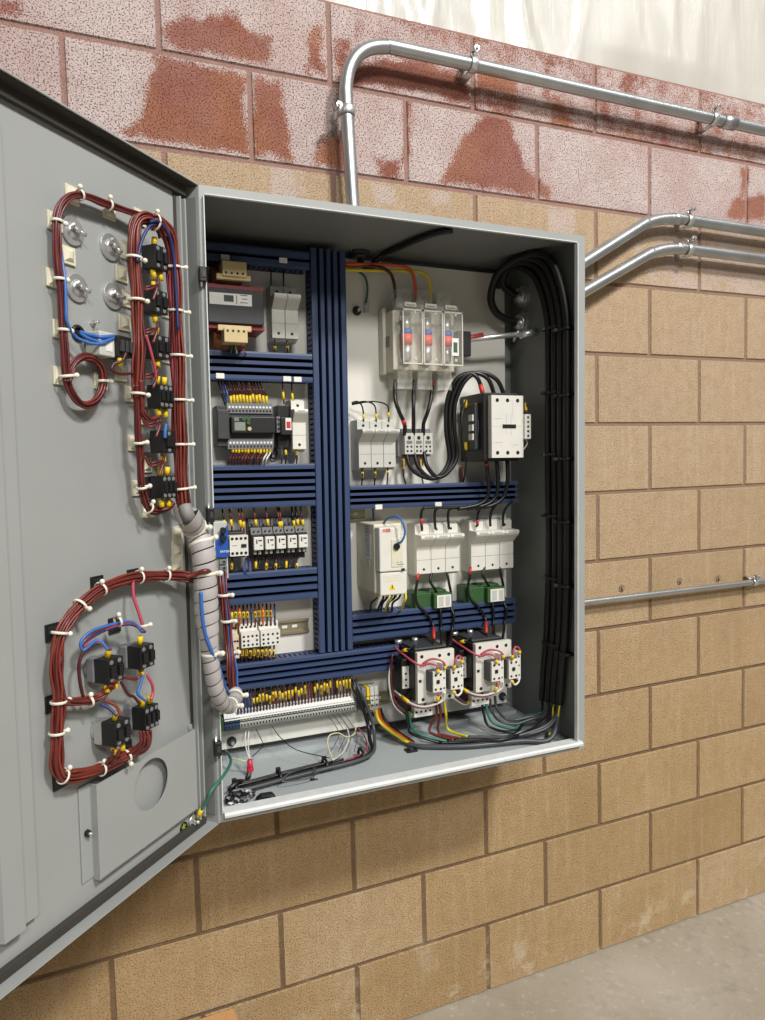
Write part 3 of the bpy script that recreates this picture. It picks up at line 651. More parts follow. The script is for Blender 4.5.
# earth terminals
c = fx((362, 688.5), (383, 709), .045); w = (c[1] - c[0]) / 5
for i in range(4):
    a = c[0] + w * i + (.006 if i > 0 else 0); h = c[3] - c[2]; m_ = ('mgrey', 'yellow', 'lgrey', 'lgrey')[i]; wd = w * (1.1, .7, 1, 1)[i]
    if i: a = c[0] + w * (1.2, 1.2, 2., 3.05)[i]
    t = thing('terminal_block', ['dark grey end clamp beside the green and yellow earth terminal', 'green and yellow earth terminal next to a dark grey clamp', 'grey feed terminal touching the green and yellow earth terminal', 'grey feed terminal nearest the free end of its short rail'][i], 'terminal block', (a, PY, c[2]))
    mb = MB().prism([(.008, c[2]), (.038, c[2]), (.046, c[2] + h * .3), (.046, c[2] + h * .5), (.041, c[2] + h * .52), (.041, c[2] + h * .62), (.045, c[2] + h * .64), (.042, c[3]), (.008, c[3])], a, a + wd - .0006, lambda q, d, z: (q, PY - d, z))
    if i == 1: mb.pb(a, a + wd - .0006, .045, .0472, c[2] + h * .32, c[2] + h * .5, 1)
    for f_ in (.2, .42): mb.pb(a + wd * .2, a + wd * .7, .042, .0468, c[2] + h * f_, c[2] + h * (f_ + .05), 2)
    part(mb, 'terminal_body', [m_, 'green', 'screw'], t, .0006)

# ---- fused disconnect switch
x0, x1, z0, z1 = fx((401.5, 304), (463, 368), .12)
t = thing('disconnect_switch', 'fused disconnect switch with clear covers and red fuses under the orange and yellow leads', 'disconnect switch', (x0, PY, z0))
part(MB().pb(x0 - .004, x1, .003, .075, z0 - .004, z1 - .004).pb(x0 - .012, x0 - .002, .003, .03, z0 - .01, z1 + .01), 'switch_base', 'lbeige', t, .002)
w = (x1 - x0) / 3
for i in range(3):
    a = x0 + w * i
    cv = MB().prism([(.073, z0 + .004), (.118, z0 + .004), (.122, z0 + .012), (.122, z1 - .012), (.105, z1 - .004), (.105, z1 + .006), (.073, z1 + .006)], a + .001, a + w - .001, lambda q, d, z: (q, PY - d, z))
    part(cv, 'clear_cover', 'clear', t, .0012)
    fr = MB()
    for (xa, xb) in ((a + .001, a + .0035), (a + w - .0035, a + w - .001)): fr.pb(xa, xb, .119, .1235, z0 + .006, z1 - .008)
    fr.pb(a + .001, a + w - .001, .119, .1235, z0 + .004, z0 + .007).pb(a + .001, a + w - .001, .119, .1235, z1 - .014, z1 - .010).pb(a + .012, a + w - .012, .1, .112, z1 - .002, z1 + .008).pb(a + .016, a + w - .016, .1, .116, z1 + .002, z1 + .004)
    part(fr, 'cover_rim', 'rimc', t)
    fu = part(MB().cyl((a + w * .45, PY - .092, z0 + .055), (a + w * .45, PY - .092, z1 - .065), .0135, n=20), 'fuse', 'fuse', t)
    part(MB().cyl((a + w * .45, PY - .092, z1 - .065), (a + w * .45, PY - .092, z1 - .055), .0137, n=20), 'fuse_band', 'blue', fu)
    part(MB().cyl((a + w * .45, PY - .092, z0 + .018), (a + w * .45, PY - .092, z0 + .055), .011, n=20).cyl((a + w * .45, PY - .092, z1 - .055), (a + w * .45, PY - .092, z1 - .026), .011, n=20), 'fuse_cap', 'chrome', fu)
    for zz in (z0 + .018, z1 - .026): part(MB().pb(a + w * .2, a + w * .72, .076, .084, zz - .006, zz + .006), 'fuse_clip', 'chrome', t)
    for (za, zb) in ((z1 + .006, z1 + .048), (z0 - .05, z0 - .004)):
        part(MB().pb(a + w * .14, a + w * .17, .02, .075, za, zb).pb(a + w * .82, a + w * .85, .02, .075, za, zb).pb(a + w * .14, a + w * .85, .073, .075, za, zb), 'terminal_shroud', 'clear', t)
        part(MB().pb(a + w * .3, a + w * .68, .02, .05, za + .003, za + (zb - za) * .6), 'terminal_lug', 'chrome', t)
    for (fz, fx_) in ((.12, .62), (.88, .62)): part(MB().cyl((a + w * fx_, PY - .1215, z0 + (z1 - z0) * fz), (a + w * fx_, PY - .1235, z0 + (z1 - z0) * fz), .0035), 'cover_screw', 'lgrey', t)
e_ = fx((452, 338), (459, 356), .125); part(MB().pb(e_[0], e_[1], .1235, .1245, e_[2], e_[3]), 'sticker', 'label', t); part(MB().pb(e_[0] + .004, e_[1] - .004, .1245, .1248, e_[2] + .008, e_[3] - .01), 'sticker_print', mat('dark green print', '#3c5a48', .6), t)
c = fx((381, 343), (389, 356), .05); 
part(MB().box(x0 - .0045, x0 - .004, PY - .055, PY - .028, z0 + .055, z0 + .082), 'side_label', 'mgrey', t)
hx = P(468, 343, .085); part(MB().pb(x1, hx.x + .004, .05, .095, hx.z - .035, hx.z + .028), 'shaft_drive', 'black', t, .003)
part(MB().cyl((x1 + .006, PY - .085, hx.z + .004), (X1 - .012, PY - .095, hx.z + .035), .0068, n=8), 'operating_rod', 'chrome', t)
part(MB().cyl((x1 + .006, PY - .085, hx.z + .004), (x1 + .075, PY - .089, hx.z + .0205), .0075, n=8), 'rod_sleeve', mat('red rod sleeve', '#8e2f2c', .5), t)
part(MB().cyl((X1 - .05, PY - .0915, hx.z + .0265), (X1 - .004, PY - .096, hx.z + .037), .0095, n=10).cyl((X1 - .062, PY - .0905, hx.z + .0235), (X1 - .062, PY - .1095, hx.z + .0235), .0035).cyl((X1 - .062, PY - .1, hx.z + .036), (X1 - .062, PY - .08, hx.z + .012), .004), 'rod_coupling', 'chrome', t)

# ---- distribution block
x0, x1, z0, z1 = fx((404.5, 433), (433, 454), .05)
t = thing('distribution_block', 'small grey three pole distribution block with black cables above and below', 'distribution block', (x0, PY, z0)); w = (x1 - x0) / 3
part(MB().pb(x0 - .01, x1 + .004, .001, .03, z0 - .006, z1 + .012), 'block_base', 'mgrey', t, .0015)
for i in range(3):
    a = x0 + w * i; mb = MB().pb(a + .0006, a + w - .0006, .028, .05, z0, z1)
    hole(mb, a + w * .5, .05, z1 - .012, .005); [hole(mb, a + w * fx_, .05, z0 + fz, .003) for fx_ in (.3, .7) for fz in (.008, .019)]; mb.pb(a + w * .2, a + w * .8, .05, .0506, z0 + .026, z0 + .034, 2)
    part(mb, 'pole_block', ['lgrey', 'screw', 'mgrey'], t, .001)

# ---- big contactor
x0, x1, z0, z1 = fx((491, 395), (523, 457.5), .14); bx0 = P(463, 395, .06).x
t = thing('contactor', 'largest contactor, white front on a black body, under the loop of thick black cables', 'contactor', (x0, PY, z0))
bx0 = x0 - .012
part(MB().pb(bx0, x1 - .002, .002, .124, z0 - .008, z1 + .008), 'contactor_base', 'black', t, .003)
mb = MB().pb(x0, x1, .125, .142, z0, z1); h = z1 - z0; w = x1 - x0
for i in range(3):
    for f_ in (.08, .92): hole(mb, x0 + w * (.18 + .32 * i), .142, z0 + h * f_, .005)
mb.pb(x0 + w * .34, x0 + w * .76, .142, .1435, z0 + h * .475, z0 + h * .535, 1)
mb.pb(x0 + w * .02, x0 + w * .98, .1415, .1424, z0 + h * .50, z0 + h * .504, 2).pb(x0 + w * .46, x0 + w * .475, .1415, .1424, z0 + h * .37, z0 + h * .72, 2).pb(x0 + w * .6, x0 + w * .615, .1415, .1424, z0 + h * .37, z0 + h * .72, 2).pb(x0 + w * .46, x0 + w * .66, .1415, .1424, z0 + h * .92, z0 + h * .925, 2).pb(x0 + w * .65, x0 + w * .66, .1415, .1424, z0 + h * .66, z0 + h * .925, 2)
for (fx0, fz) in ((.1, .62), (.1, .24), (.6, .2)): mb.pb(x0 + w * fx0, x0 + w * (fx0 + .24), .1415, .1423, z0 + h * fz, z0 + h * (fz + .012), 2)
part(mb, 'front_cover', ['offw', 'screw', 'lgrey'], t, .002)
ab = part(MB().pb(x1, x1 + .018, .10, .15, z0 + h * .30, z0 + h * .70), 'auxiliary_block', 'offw', t, .001)
for i in range(5): hole(q := MB(), x1 + .009, .15, z0 + h * (.35 + .075 * i), .003, 0); part(q, 'terminal_screw', 'screw', ab)
sb = part(MB().box(bx0 - .012, bx0, PY - .10, PY - .03, z0 + h * .14, z0 + h * .9), 'side_block', 'dgrey', t, .003)
for (fz, m_) in ((.66, 'offw'), (.5, 'offw'), (.35, 'offw')): part(MB().box(bx0 - .016, bx0 - .012, PY - .095, PY - .075, z0 + h * fz - .008, z0 + h * fz + .008), 'terminal_tab', m_, sb)
part(MB().box(bx0 - .0006, bx0 + .001, PY - .098, PY - .085, z0 + h * .42, z0 + h * .62), 'side_label', 'label', t)
for (fz) in (.84, .14): part(MB().cyl((bx0 - .016, PY - .06, z0 + h * fz), (bx0 - .016, PY - .06, z0 + h * fz + .02), .0045), 'wire_marker', 'yellow', sb)

# ---- motor drive
x0, x1, z0, z1 = fx((379.5, 528), (408, 595), .152)
t = thing('motor_drive', 'tall beige motor drive with a blue wire looped into its face', 'motor drive', (x0, PY, z0)); h = z1 - z0; w = x1 - x0
mb = MB().pb(x0 - .002, x1, .004, .12, z0 + .004, z1 + .006)
part(mb, 'drive_housing', 'cream', t, .003)
part(MB().prism([(x0, z0 + h * .36), (x1, z0 + h * .36), (x1, z1 - .02), (x1 - .02, z1 - .02), (x1 - .02, z1), (x0, z1)], .12, .150, lambda q, x, z: (x, PY - q, z)), 'upper_cover', 'offw', t, .003)
part(MB().pb(x0 + .002, x1 + .001, .118, .146, z0 + .002, z0 + h * .35), 'terminal_cover', 'offw', t, .003)
part(MB().pb(x0 + w * .42, x1 - w * .16, .149, .1515, z0 + h * .42, z1 - h * .17), 'front_inset', 'cream', t, .003)
p = (x0 + w * .60, z0 + h * .72); part(MB().cyl((p[0], PY - .150, p[1]), (p[0], PY - .156, p[1]), .008, n=16), 'control_socket', 'black', t)
part(MB().pb(x0 + w * .62, x0 + w * .86, .1515, .152, z0 + h * .455, z0 + h * .462).pb(x0 + w * .62, x0 + w * .66, .1515, .152, z0 + h * .485, z0 + h * .495).pb(x0 + w * .74, x0 + w * .78, .1515, .152, z0 + h * .485, z0 + h * .495), 'face_print', 'ink', t)
part(MB().pb(x0 + w * .78, x0 + w * .9, .149, .1514, z0 + h * .365, z0 + h * .395), 'latch', 'screw', t)
lg = part(MB().pb(x0 + w * .1, x0 + w * .42, .150, .1505, z1 - .012, z1 - .002), 'logo_plate', mat('cream logo plate', '#dedac8', .5), t)
text_mesh('ABB', .0115, lambda v: (x0 + w * .26 + v.x, PY - .1507 - v.z, z1 - .007 + v.y), lg, 'red', bold=.0003)
tri = (x0 + w * .46, z0 + h * .09); part(MB().prism([(tri[0] - .009, tri[1]), (tri[0] + .009, tri[1]), (tri[0], tri[1] + .016)], .146, .1465, lambda q, x, z: (x, PY - q, z)), 'warning_sticker', 'yellow', t)
part(MB().pb(tri[0] - .0012, tri[0] + .0012, .1465, .1468, tri[1] + .003, tri[1] + .010), 'warning_mark', 'screw', t)
for i in range(4): part(MB().pb(x0 + w * .14, x1 - w * .2, .1455, .1466, z0 + h * (.215 + .026 * i), z0 + h * (.221 + .026 * i)), 'vent_rib', 'cream', t)
part(MB().box(x0 - .0026, x0 - .002, PY - .100, PY - .055, z0 + h * .52, z1 - .02), 'side_label', 'label', t)
mb = MB()
for i in range(14): mb.box(x0 - .0029, x0 - .0026, PY - .092, PY - .062, z0 + h * .55 + i * .0055, z0 + h * .55 + i * .0055 + .002)
part(mb, 'label_print', 'mgrey', t)
for dy in (.04, .085): part(MB().cyl((x0 - .002, PY - dy, z0 + h * .44), (x0 - .0032, PY - dy, z0 + h * .44), .008), 'side_vent', 'lgrey', t)

# ---- current transducers
for i, (q0, q1, who) in enumerate((((416, 592), (452, 608), 'below the fuse holder next to the beige motor drive'), ((470, 586), (505, 602), 'below the fuse holder nearest the bare cabinet wall'))):
    x0, x1, z0, z1 = fx(q0, q1, .075)
    t = thing('current_sensor', 'small green sensor block ' + who, 'sensor', (x0, PY, z0)); h = z1 - z0; w = x1 - x0
    part(MB().pb(x0, x1, .002, .045, z0 + .002, z1 - .006).pb(x0 + w * .05, x0 + w * .5, .045, .06, z0 + .003, z1 - .008), 'sensor_body', 'green', t, .002)
    part(MB().pb(x0 + w * .5, x1, .04, .075, z0 + .002, z1 - .010), 'terminal_head', 'green', t, .0015)
    part(MB().pb(x0 + w * .58, x1 - .002, .075, .0756, z0 + .004, z1 - .014), 'sticker', 'label', t)
    part(MB().pb(x0 + w * .62, x0 + w * .76, .0756, .0759, z0 + .007, z1 - .018).pb(x0 + w * .82, x0 + w * .94, .0756, .0759, z0 + .007, z1 - .018), 'sticker_print', 'lgrey', t)
    part(MB().cyl((x0 + w * .45, PY - .03, z1 - .008), (x0 + w * .45, PY - .03, z1 - .003), .013), 'cable_hole', 'screw', t)

# ---- pair of motor contactors with overloads
def motor_contactor(label, q):
    (wx0, wy0), (wx1, wy1) = q
    x0, x1, z0, z1 = fx((wx0, wy0), (wx1, wy1), .165); h = z1 - z0; w = x1 - x0
    t = thing('motor_contactor', label, 'contactor', (x0, PY, z0 - .05))
    part(MB().pb(x0 - .002, x1 - .002, .002, .145, z0 + .004, z1 - .002), 'contactor_base', 'black', t, .003)
    part(MB().pb(x0 + .006, x1 - .01, .02, .13, z1 - .003, z1 + .004), 'arc_cover', 'dgrey', t, .003)
    mb = MB().pb(x0, x1, .145, .158, z0, z1)
    for f_, zf in ((.12, .92), (.6, .9), (.85, .9), (.14, .07), (.6, .05), (.86, .06)): hole(mb, x0 + w * f_, .158, z0 + h * zf, .0045)
    mb.pb(x0 + w * .03, x0 + w * .1, .158, .160, z0 + h * .42, z0 + h * .47, 1); part(mb, 'front_cover', ['offw', 'screw'], t, .002)
    for j, (a, b) in enumerate(((.22, .54), (.70, 1.02))):
        xa, xb = x0 + w * a, x0 + w * b; za, zb = z0 + h * .26, z0 + h * .66; dep = .188
        bl = part(MB().pb(xa, xb - w * .02, .158, dep - .008, za, zb), 'auxiliary_contact', 'dgrey', t, .001)
        mb = MB().pb(xa + w * .05, xb, dep - .008, dep, za, zb)
        for f_ in (.3, .72):
            for zf in (.14, .84): hole(mb, xa + (xb - xa) * (f_ + .06), dep, za + (zb - za) * zf, .0032)
        mb.pb(xa + (xb - xa) * .42, xa + (xb - xa) * .68, dep, dep + .002, za + (zb - za) * .42, za + (zb - za) * .60, 1)
        part(mb, 'contact_face', ['offw', 'screw'], bl, .0008)
        sl = MB().pb(xb + w * .01, xb + w * .11, .158, .180, z0 + h * .2, z0 + h * .78); [hole(sl, xb + w * .06, .180, z0 + h * zf, .0025) for zf in (.3, .5, .68)]
        part(sl, 'side_contact', ['offw', 'screw'], t, .0008)
    # side auxiliary block on the left flank
    sb = part(MB().box(x0 - .02, x0 - .004, PY - .11, PY - .035, z0 + h * .1, z1 - h * .2), 'side_block', 'black', t, .003)
    part(MB().box(x0 - .021, x0 - .003, PY - .116, PY - .11, z0 + h * .22, z1 - h * .34), 'side_block_face', 'offw', sb, .001)
    [part(MB().cyl((x0 - .012, PY - .1155, z0 + h * f_), (x0 - .012, PY - .1165, z0 + h * f_), .003), 'terminal_screw', 'screw', sb) for f_ in (.28, .4, .52)]
    part(MB().cyl((x0 - .002, PY - .05, z1), (x0 - .002, PY - .05, z1 + .01), .010).cyl((x0 + .04, PY - .06, z1 + .003), (x0 + .04, PY - .06, z1 + .012), .008), 'fixing_screw', 'chrome', t)
    # overload relay hanging underneath
    ov = part(MB().pb(x0 - .004, x0 + w * .62, .02, .11, z0 - .04, z0 + .006), 'overload_relay', 'black', t, .003)
    mb = MB().pb(x0 + w * .04, x0 + w * .54, .11, .128, z0 - .045, z0 - .004)
    for f_ in range(4): hole(mb, x0 + w * (.1 + .125 * f_), .128, z0 - .032, .0032)
    part(mb, 'overload_face', ['offw', 'screw'], ov, .001)
    part(MB().cyl((x0 + w * .14, PY - .127, z0 - .016), (x0 + w * .14, PY - .132, z0 - .016), .0055), 'setting_dial', 'yellow', ov); part(MB().pb(x0 + w * .3, x0 + w * .36, .127, .131, z0 - .021, z0 - .012), 'reset_button', 'red', ov)
    return (x0, x1, z0, z1)
MC = [motor_contactor('motor contactor with white front beside the end of the foot duct', ((418.5, 654), (456, 699))),
      motor_contactor('motor contactor with white front nearest the bare cabinet side wall', ((477, 645), (513, 688)))]

# ================================================================== WIRES ON THE PANEL
def PW(*a):  # list of (px, py, depth)
    return [P(*q) for q in a]
DR = ['maroond', 'maroond', 'maroon', 'wblack']
ctl_top = 'dark red control wire with yellow marker entering the top of the logic controller'
for i in range(12):
    x = 231 + i * 3.25; j = random.uniform(-1, 1)
    wire(PW((x - 7 + j, 382, .03), (x - 4 + j, 389, .06), (x - .3, 396, .055), (x, 405, .055)), .0019, random.choice(DR[:3]), ctl_top, 'controller wires above', marker=[(.62, .95)])
for i, m_ in enumerate(('wblack', 'navy', 'bluew')):
    wire(PW((218 + i * 3, 381, .03), (221 + i * 3, 392, .06), (225 + i * 2, 404, .05)), .0018, m_, ['black', 'dark blue', 'bright blue'][i] + ' wire dropping to the power section of the logic controller')
for i in range(13):
    x = 233 + i * 3.1; m_ = 'wwhite' if i > 10 else random.choice(DR)
    lab = 'white control wire with yellow marker leaving the foot of the logic controller' if i > 10 else 'dark control wire with yellow marker leaving the foot of the logic controller'
    wire(PW((x, 445, .055), (x - .2, 453, .06), (x - 3.5, 459, .075), (x - 5.5, 468, .05)), .0019, m_, lab, 'white controller wires below' if i > 10 else 'controller wires below', marker=[(.06, .36)])
for x, m_, who in ((282.5, 'maroon', 'red wire with yellow marker above the black sticker module'), (291.5, 'wblack', 'black wire with yellow marker above the single pole fuse holder')):
    wire(PW((x, 382, .03), (x + .5, 392, .05), (x + 1.5, 404, .05)), .0019, m_, who, marker=[(.55, .85)])
for x, m_, who in ((281, 'cgrey', 'grey wire looping from the foot of the black sticker module'), (285, 'wblack', 'black wire with yellow marker from the foot of the black sticker module'), (296, 'maroond', 'dark wire with yellow marker below the single pole fuse holder')):
    wire(PW((x, 446, .045), (x + 1, 455, .06), (x, 468, .04)), .0019, m_, who, marker=[(.3, .55)] if m_ != 'cgrey' else None)
wire(PW((273, 452, .01), (276, 449, .012), (276, 457, .012), (272, 458, .012), (271, 453, .012)), .0022, 'wblack', 'small black wire loop on the panel beside the controller foot')
for x in (276.5, 289):     # above/below the upper two pole fuse holder
    wire(PW((x - 5.5, 270, .03), (x - 5.5, 286, .045)), .0018, 'wblack', 'black wire dropping into the top of the upper two pole fuse holder', 'upper fuse holder wires above')
    wire(PW((x - 2, 339, .045), (x - 1.5, 347, .05), (x - 1.5, 356, .03)), .0018, 'wblack', 'black wire with yellow marker below the upper two pole fuse holder', 'upper fuse holder wires below', marker=[(.45, .85)])
# relay row
for i, (x, m_) in enumerate(((224, 'wblack'), (231, 'maroond'), (240, 'maroon'), (243, 'maroon'), (255.5, 'maroon'), (267.5, 'maroon'), (279, 'maroon'), (281, 'maroon'), (293.5, 'wblack'), (297.5, 'wblack'), (302.5, 'maroond'))):
    wire(PW((x - 2, 506, .03), (x - 1, 514, .05), (x + .5, 524, .05), (x + 1, 533, .045)), .0021, m_, {'wblack': 'black', 'maroon': 'red', 'maroond': 'dark red'}[m_] + ' wire with yellow marker dropping into the relay row', {'wblack': 'black', 'maroon': 'red', 'maroond': 'dark red'}[m_] + ' wires above the relay row', marker=[(.55, .8)])
for i, x in enumerate((232, 256, 266.5, 276, 286.5, 297)):
    wire(PW((x, 556, .045), (x, 563, .055), (x - .5, 571, .055), (x, 579, .03)), .0019, 'maroond', 'dark wire with yellow marker leaving the foot of the relay row', 'dark wires below the relay row', marker=[(.3, .62)])
for i, x in enumerate((258.5, 271, 281, 291)):
    wire(PW((x, 556, .04), (x + 1, 564, .05), (x + 2 + i, 574, .05), (x + 3 + i * 1.5, 579, .03)), .0017, 'wblack', 'thin black wire leaving the foot of the relay row', 'thin black wires below the relay row')
for i in range(3):
    wire(PW((246 + i * .8, 558, .045), (243.5 + i, 570, .06), (246 + i, 577, .06), (251 - i, 574, .06), (250, 558, .045)), .0015, 'navy', 'dark blue wire looped under the small white contactor', 'dark blue loops under the small contactor')
# socket row
for i in range(12):
    x = 232 + i * 3.9; m_ = ['maroon', 'maroond', 'plug', 'wblack', 'maroon', 'navy'][i % 6]
    if m_ == 'plug': m_ = 'orange'
    nm = {'maroon': 'red', 'maroond': 'dark red', 'orange': 'orange', 'wblack': 'black', 'navy': 'dark blue'}[m_]
    wire(PW((x - .5, 604, .03), (x - .3, 611, .055), (x, 619, .055), (x, 629, .045)), .0021, m_, f'{nm} wire dropping into the top of the relay sockets', f'{nm} wires above the relay sockets', marker=[(.35, .65)] if m_ != 'navy' else None)
for i in range(9):
    x = 243 + i * 3.9; m_ = ['maroon', 'maroond', 'wblack'][i % 3]; nm = ['red', 'dark red', 'black'][i % 3]
    wire(PW((x, 645, .05), (x - .4, 651, .06), (x - 1, 658, .06), (x - 1.5, 668, .03)), .0021, m_, f'{nm} wire with yellow marker under the white relay sockets', f'{nm} wires under the relay sockets', marker=[(.25, .65)])
# strip
for i in range(36):
    f = i / 35; x = 238 + 112 * f; y0 = 691 - 21 * f; y1 = 717 - 19.5 * f - .5; m_ = 'navy' if i < 5 else random.choice(['maroond', 'maroon', 'maroond', 'wblack', 'maroon'])
    nm = {'maroon': 'red brown', 'maroond': 'dark red', 'wblack': 'black', 'navy': 'dark blue'}[m_]; j = random.uniform(-.6, .6)
    wire(PW((x + j - 1, y0 - 2, .03), (x + j - .5, y0 + 6, .046), (x, y1 - 7, .048), (x, y1, .036)), .0021, m_, f'{nm} wire dropping from the foot duct into the long terminal strip', f'{nm} wires above the long strip', marker=[(.40, .40 + random.uniform(.16, .26))] if i > 4 and i not in (22, 23, 30) else None, mr=1.3)
for i in range(10):
    x = 248 + i * 9.5 + random.uniform(-2, 2); f = (x - 238) / 112
    wire(PW((x, 689 - 21 * f, .03), (x, 697 - 21 * f, .032), (x + 1, 711 - 19 * f, .03)), .0023, 'cgrey', 'grey wire behind the yellow markers of the long terminal strip', 'grey wires above the long strip')
# thin loose leads hanging from the strip
for i, (q, m_) in enumerate(((((256, 729, .03), (262, 741, .05), (263, 746, .06), (252, 757, .1)), 'wblack'), (((272, 726, .03), (281, 738, .05), (297, 750, .1), (330, 758, .15)), 'wblack'))):
    wire(PW(*q), .0011, m_, ['thin black lead hanging below the long strip near the red wire nut', 'thin black lead sweeping from the strip across the cabinet floor'][i])
for i in range(4):
    x = 328 + i * 5; wire(PW((x, 716 - i, .03), (x + 5, 722 - i, .04), (x + 11 + i, 735, .06), (x + 2 + i * 3, 752, .13)), .0008, 'maroond', 'hair thin dark lead hanging from the end of the long strip', 'hair thin leads under the strip')
wire(PW((356, 727, .03), (354, 734, .05), (347, 737, .07), (338, 733, .08), (329, 736, .1), (328, 746, .12), (333, 760, .16)), .0016, mat('pale yellow lead', '#d8d3a4', .5), 'pale yellow lead curling above the black floor cables')
wire(PW((347, 728, .03), (349, 738, .06), (343, 752, .1), (333, 760, .16)), .0016, 'wwhite', 'white lead curving down to the black floor cables')
wire(PW((358, 727, .03), (366, 740, .07), (365, 752, .12), (345, 760, .16)), .0016, 'pink', 'pink lead curving down to the black floor cables')
# red wire nut with white leads
nut = WC(250, 763, -.15)
t = thing('wire_nut', 'red wire nut standing on the cabinet floor where white leads meet black ones', 'wire nut', nut)
part(MB().cyl(nut + V((0, 0, -.016)), nut + V((0, 0, .008)), .007, r2=.0055, n=12), 'nut_cap', mat('red wire nut', '#cf3550', .4), t); part(MB().cyl(nut + V((0, 0, -.019)), nut + V((0, 0, -.010)), 0.0082, n=8, smooth=False), 'nut_skirt', MATS['red wire nut'], t)
for i, dx in enumerate((-3, 0)):
    wire([P(249 + dx, 730, .02), P(248 + dx, 742, .05), WC(249.5 + dx * .3, 757, -.145), nut + V((0, 0, .012))], .0016, 'wwhite', 'white lead running down into the red wire nut', 'white leads into the wire nut')
    wire([nut + V((0, 0, -.015)), nut + V((-.01 - .006 * i, -.02, -.032)), WC(240 - i * 2, 781, -.22), WC(231 - i, 788, -.235)], .0042, 'wblack', 'black cable from the red wire nut to the corner of the cabinet floor', 'black cables from the wire nut')
# right-hand field
blk = lambda pts, r, lab, grp=None, mk=None, k_='red': wire(PW(*pts), r, 'wblack', lab, grp, marker=mk, mk=k_, mr=1.12)
for i in range(3):
    x = 363.5 + i * 12.6
    wire(PW((352, 402.5 + i, .02), (357 + i * 8, 401.5, .05), (x - 2, 405, .05), (x, 414, .05), (x, 424, .048)), .0019, 'wblack', 'thin black wire arching into the top of the grey three pole fuse holder', 'arching fuse holder wires', marker=[(.7, .85)])
    wire(PW((x - 1, 467, .045), (x - 1, 476, .055), (x - 2, 487, .03)), .0019, 'wblack', 'thin black wire with yellow marker under the grey three pole fuse holder', 'wires under the grey fuse holder', marker=[(.3, .6)])
for i, (a, b, c_) in enumerate(((395, 395, 404.5), (413.5, 413.5, 413.5), (432.5, 431, 423.5))):
    blk(((a, 380, .04), (b, 398, .055), ((b * .55 + c_ * .45), 412, .06), (c_, 424, .05), (c_, 436, .045)), .0052, 'thick black cable from the disconnect switch down to the small distribution block', 'cables from the disconnect switch', [(.66, .76)] if i == 0 else ([(.02, .1)] if i == 2 else None), 'red')
loops = (((406, 452), (411, 468), (424, 477), (438, 477), (449, 460), (446, 430), (447, 402), (455, 381), (468, 373.5), (478, 379), (484, 398)),
         ((414, 452), (419, 468), (431, 478), (444, 474), (453, 458), (450, 430), (451, 403), (460, 381), (473, 373), (488, 379), (495, 398)),
         ((424, 452), (427, 466), (437, 477), (448, 472), (457, 456), (454.5, 430), (455, 404), (465, 381), (480, 372.5), (497, 380), (505, 398)))
for i, q in enumerate(loops):
    dd = (.04, .05, .055, .06, .06, .06, .06, .07, .08, .09, .09)
    o = blk([(x, y, d + .004 * i) for (x, y), d in zip(q, dd)], .0056, f'thick black cable looping from distribution block to the {["first", "middle", "last"][i]} pole of the big contactor', 'looped contactor cables', [(.93, .96)] if i == 0 else None)
for i in range(2): wire(PW((404 + i * 17, 456, .04), (403 + i * 17, 464, .055), (404 + i * 18, 478, .05), (407 + i * 17, 487, .03)), .0019, 'maroond', 'thin dark wire with yellow marker under the small distribution block', 'thin wires under the distribution block', marker=[(.15, .45)])
for i in range(3):
    x = 485.5 + i * 10.5
    blk(((x, 456, .10), (x + 1, 466, .105), (x + 3 - i, 482, .095), (x + 2 - i * 2.5, 497, .09), (x - 8 - i * 3, 505, .085), (458 + i * 9, 509, .08)), .0052, f'thick black cable falling from the {["first", "middle", "last"][i]} lower pole of the big contactor across the duct', 'contactor outgoing cables', [(.1, .2)] if i == 0 else None)
wire(PW((461, 395 + 72, .01), (461.5, 474, .012), (463, 485, .012)), .004, 'maroon', 'red wire pair beside the big contactor foot')
wire(PW((466, 400, .07), (462, 415, .09), (462, 440, .09), (466, 462, .06), (463, 484, .03)), .0022, 'wblack', 'thin black control wire down the flank of the big contactor')
wire(PW((521, 402, .11), (526, 404, .13), (526, 412, .14)), .0022, 'maroon', 'short red wire with yellow marker above the side block of the big contactor', marker=[(.45, .95)])
wire(PW((525, 437, .14), (527, 444, .13), (521, 452, .12)), .0022, 'wwhite', 'short white wire below the side block of the big contactor')
for g, (xs, xe) in enumerate(((418, 462), (476, 505))):
    for i in range(3):
        x = 422 + i * 13.5 if g == 0 else 477.5 + i * 12.8
        who = ('fuse holder next to the beige motor drive', 'fuse holder beside the bare right wall')[g]
        if g == 0: pts = ((470 - i * 4, 508.5, .07), (x + 9, 507.5, .07), (x + 1, 509, .068), (x - 1, 517, .066), (x, 529, .06))
        else: pts = ((x + 10, 500, .08), (x + 3, 508, .072), (x, 516, .068), (x, 526, .06))
        blk(pts, .0036, f'black cable bending down into the white {who}', f'cables into the {who}', [(.78, .9)] if i == 0 else None)
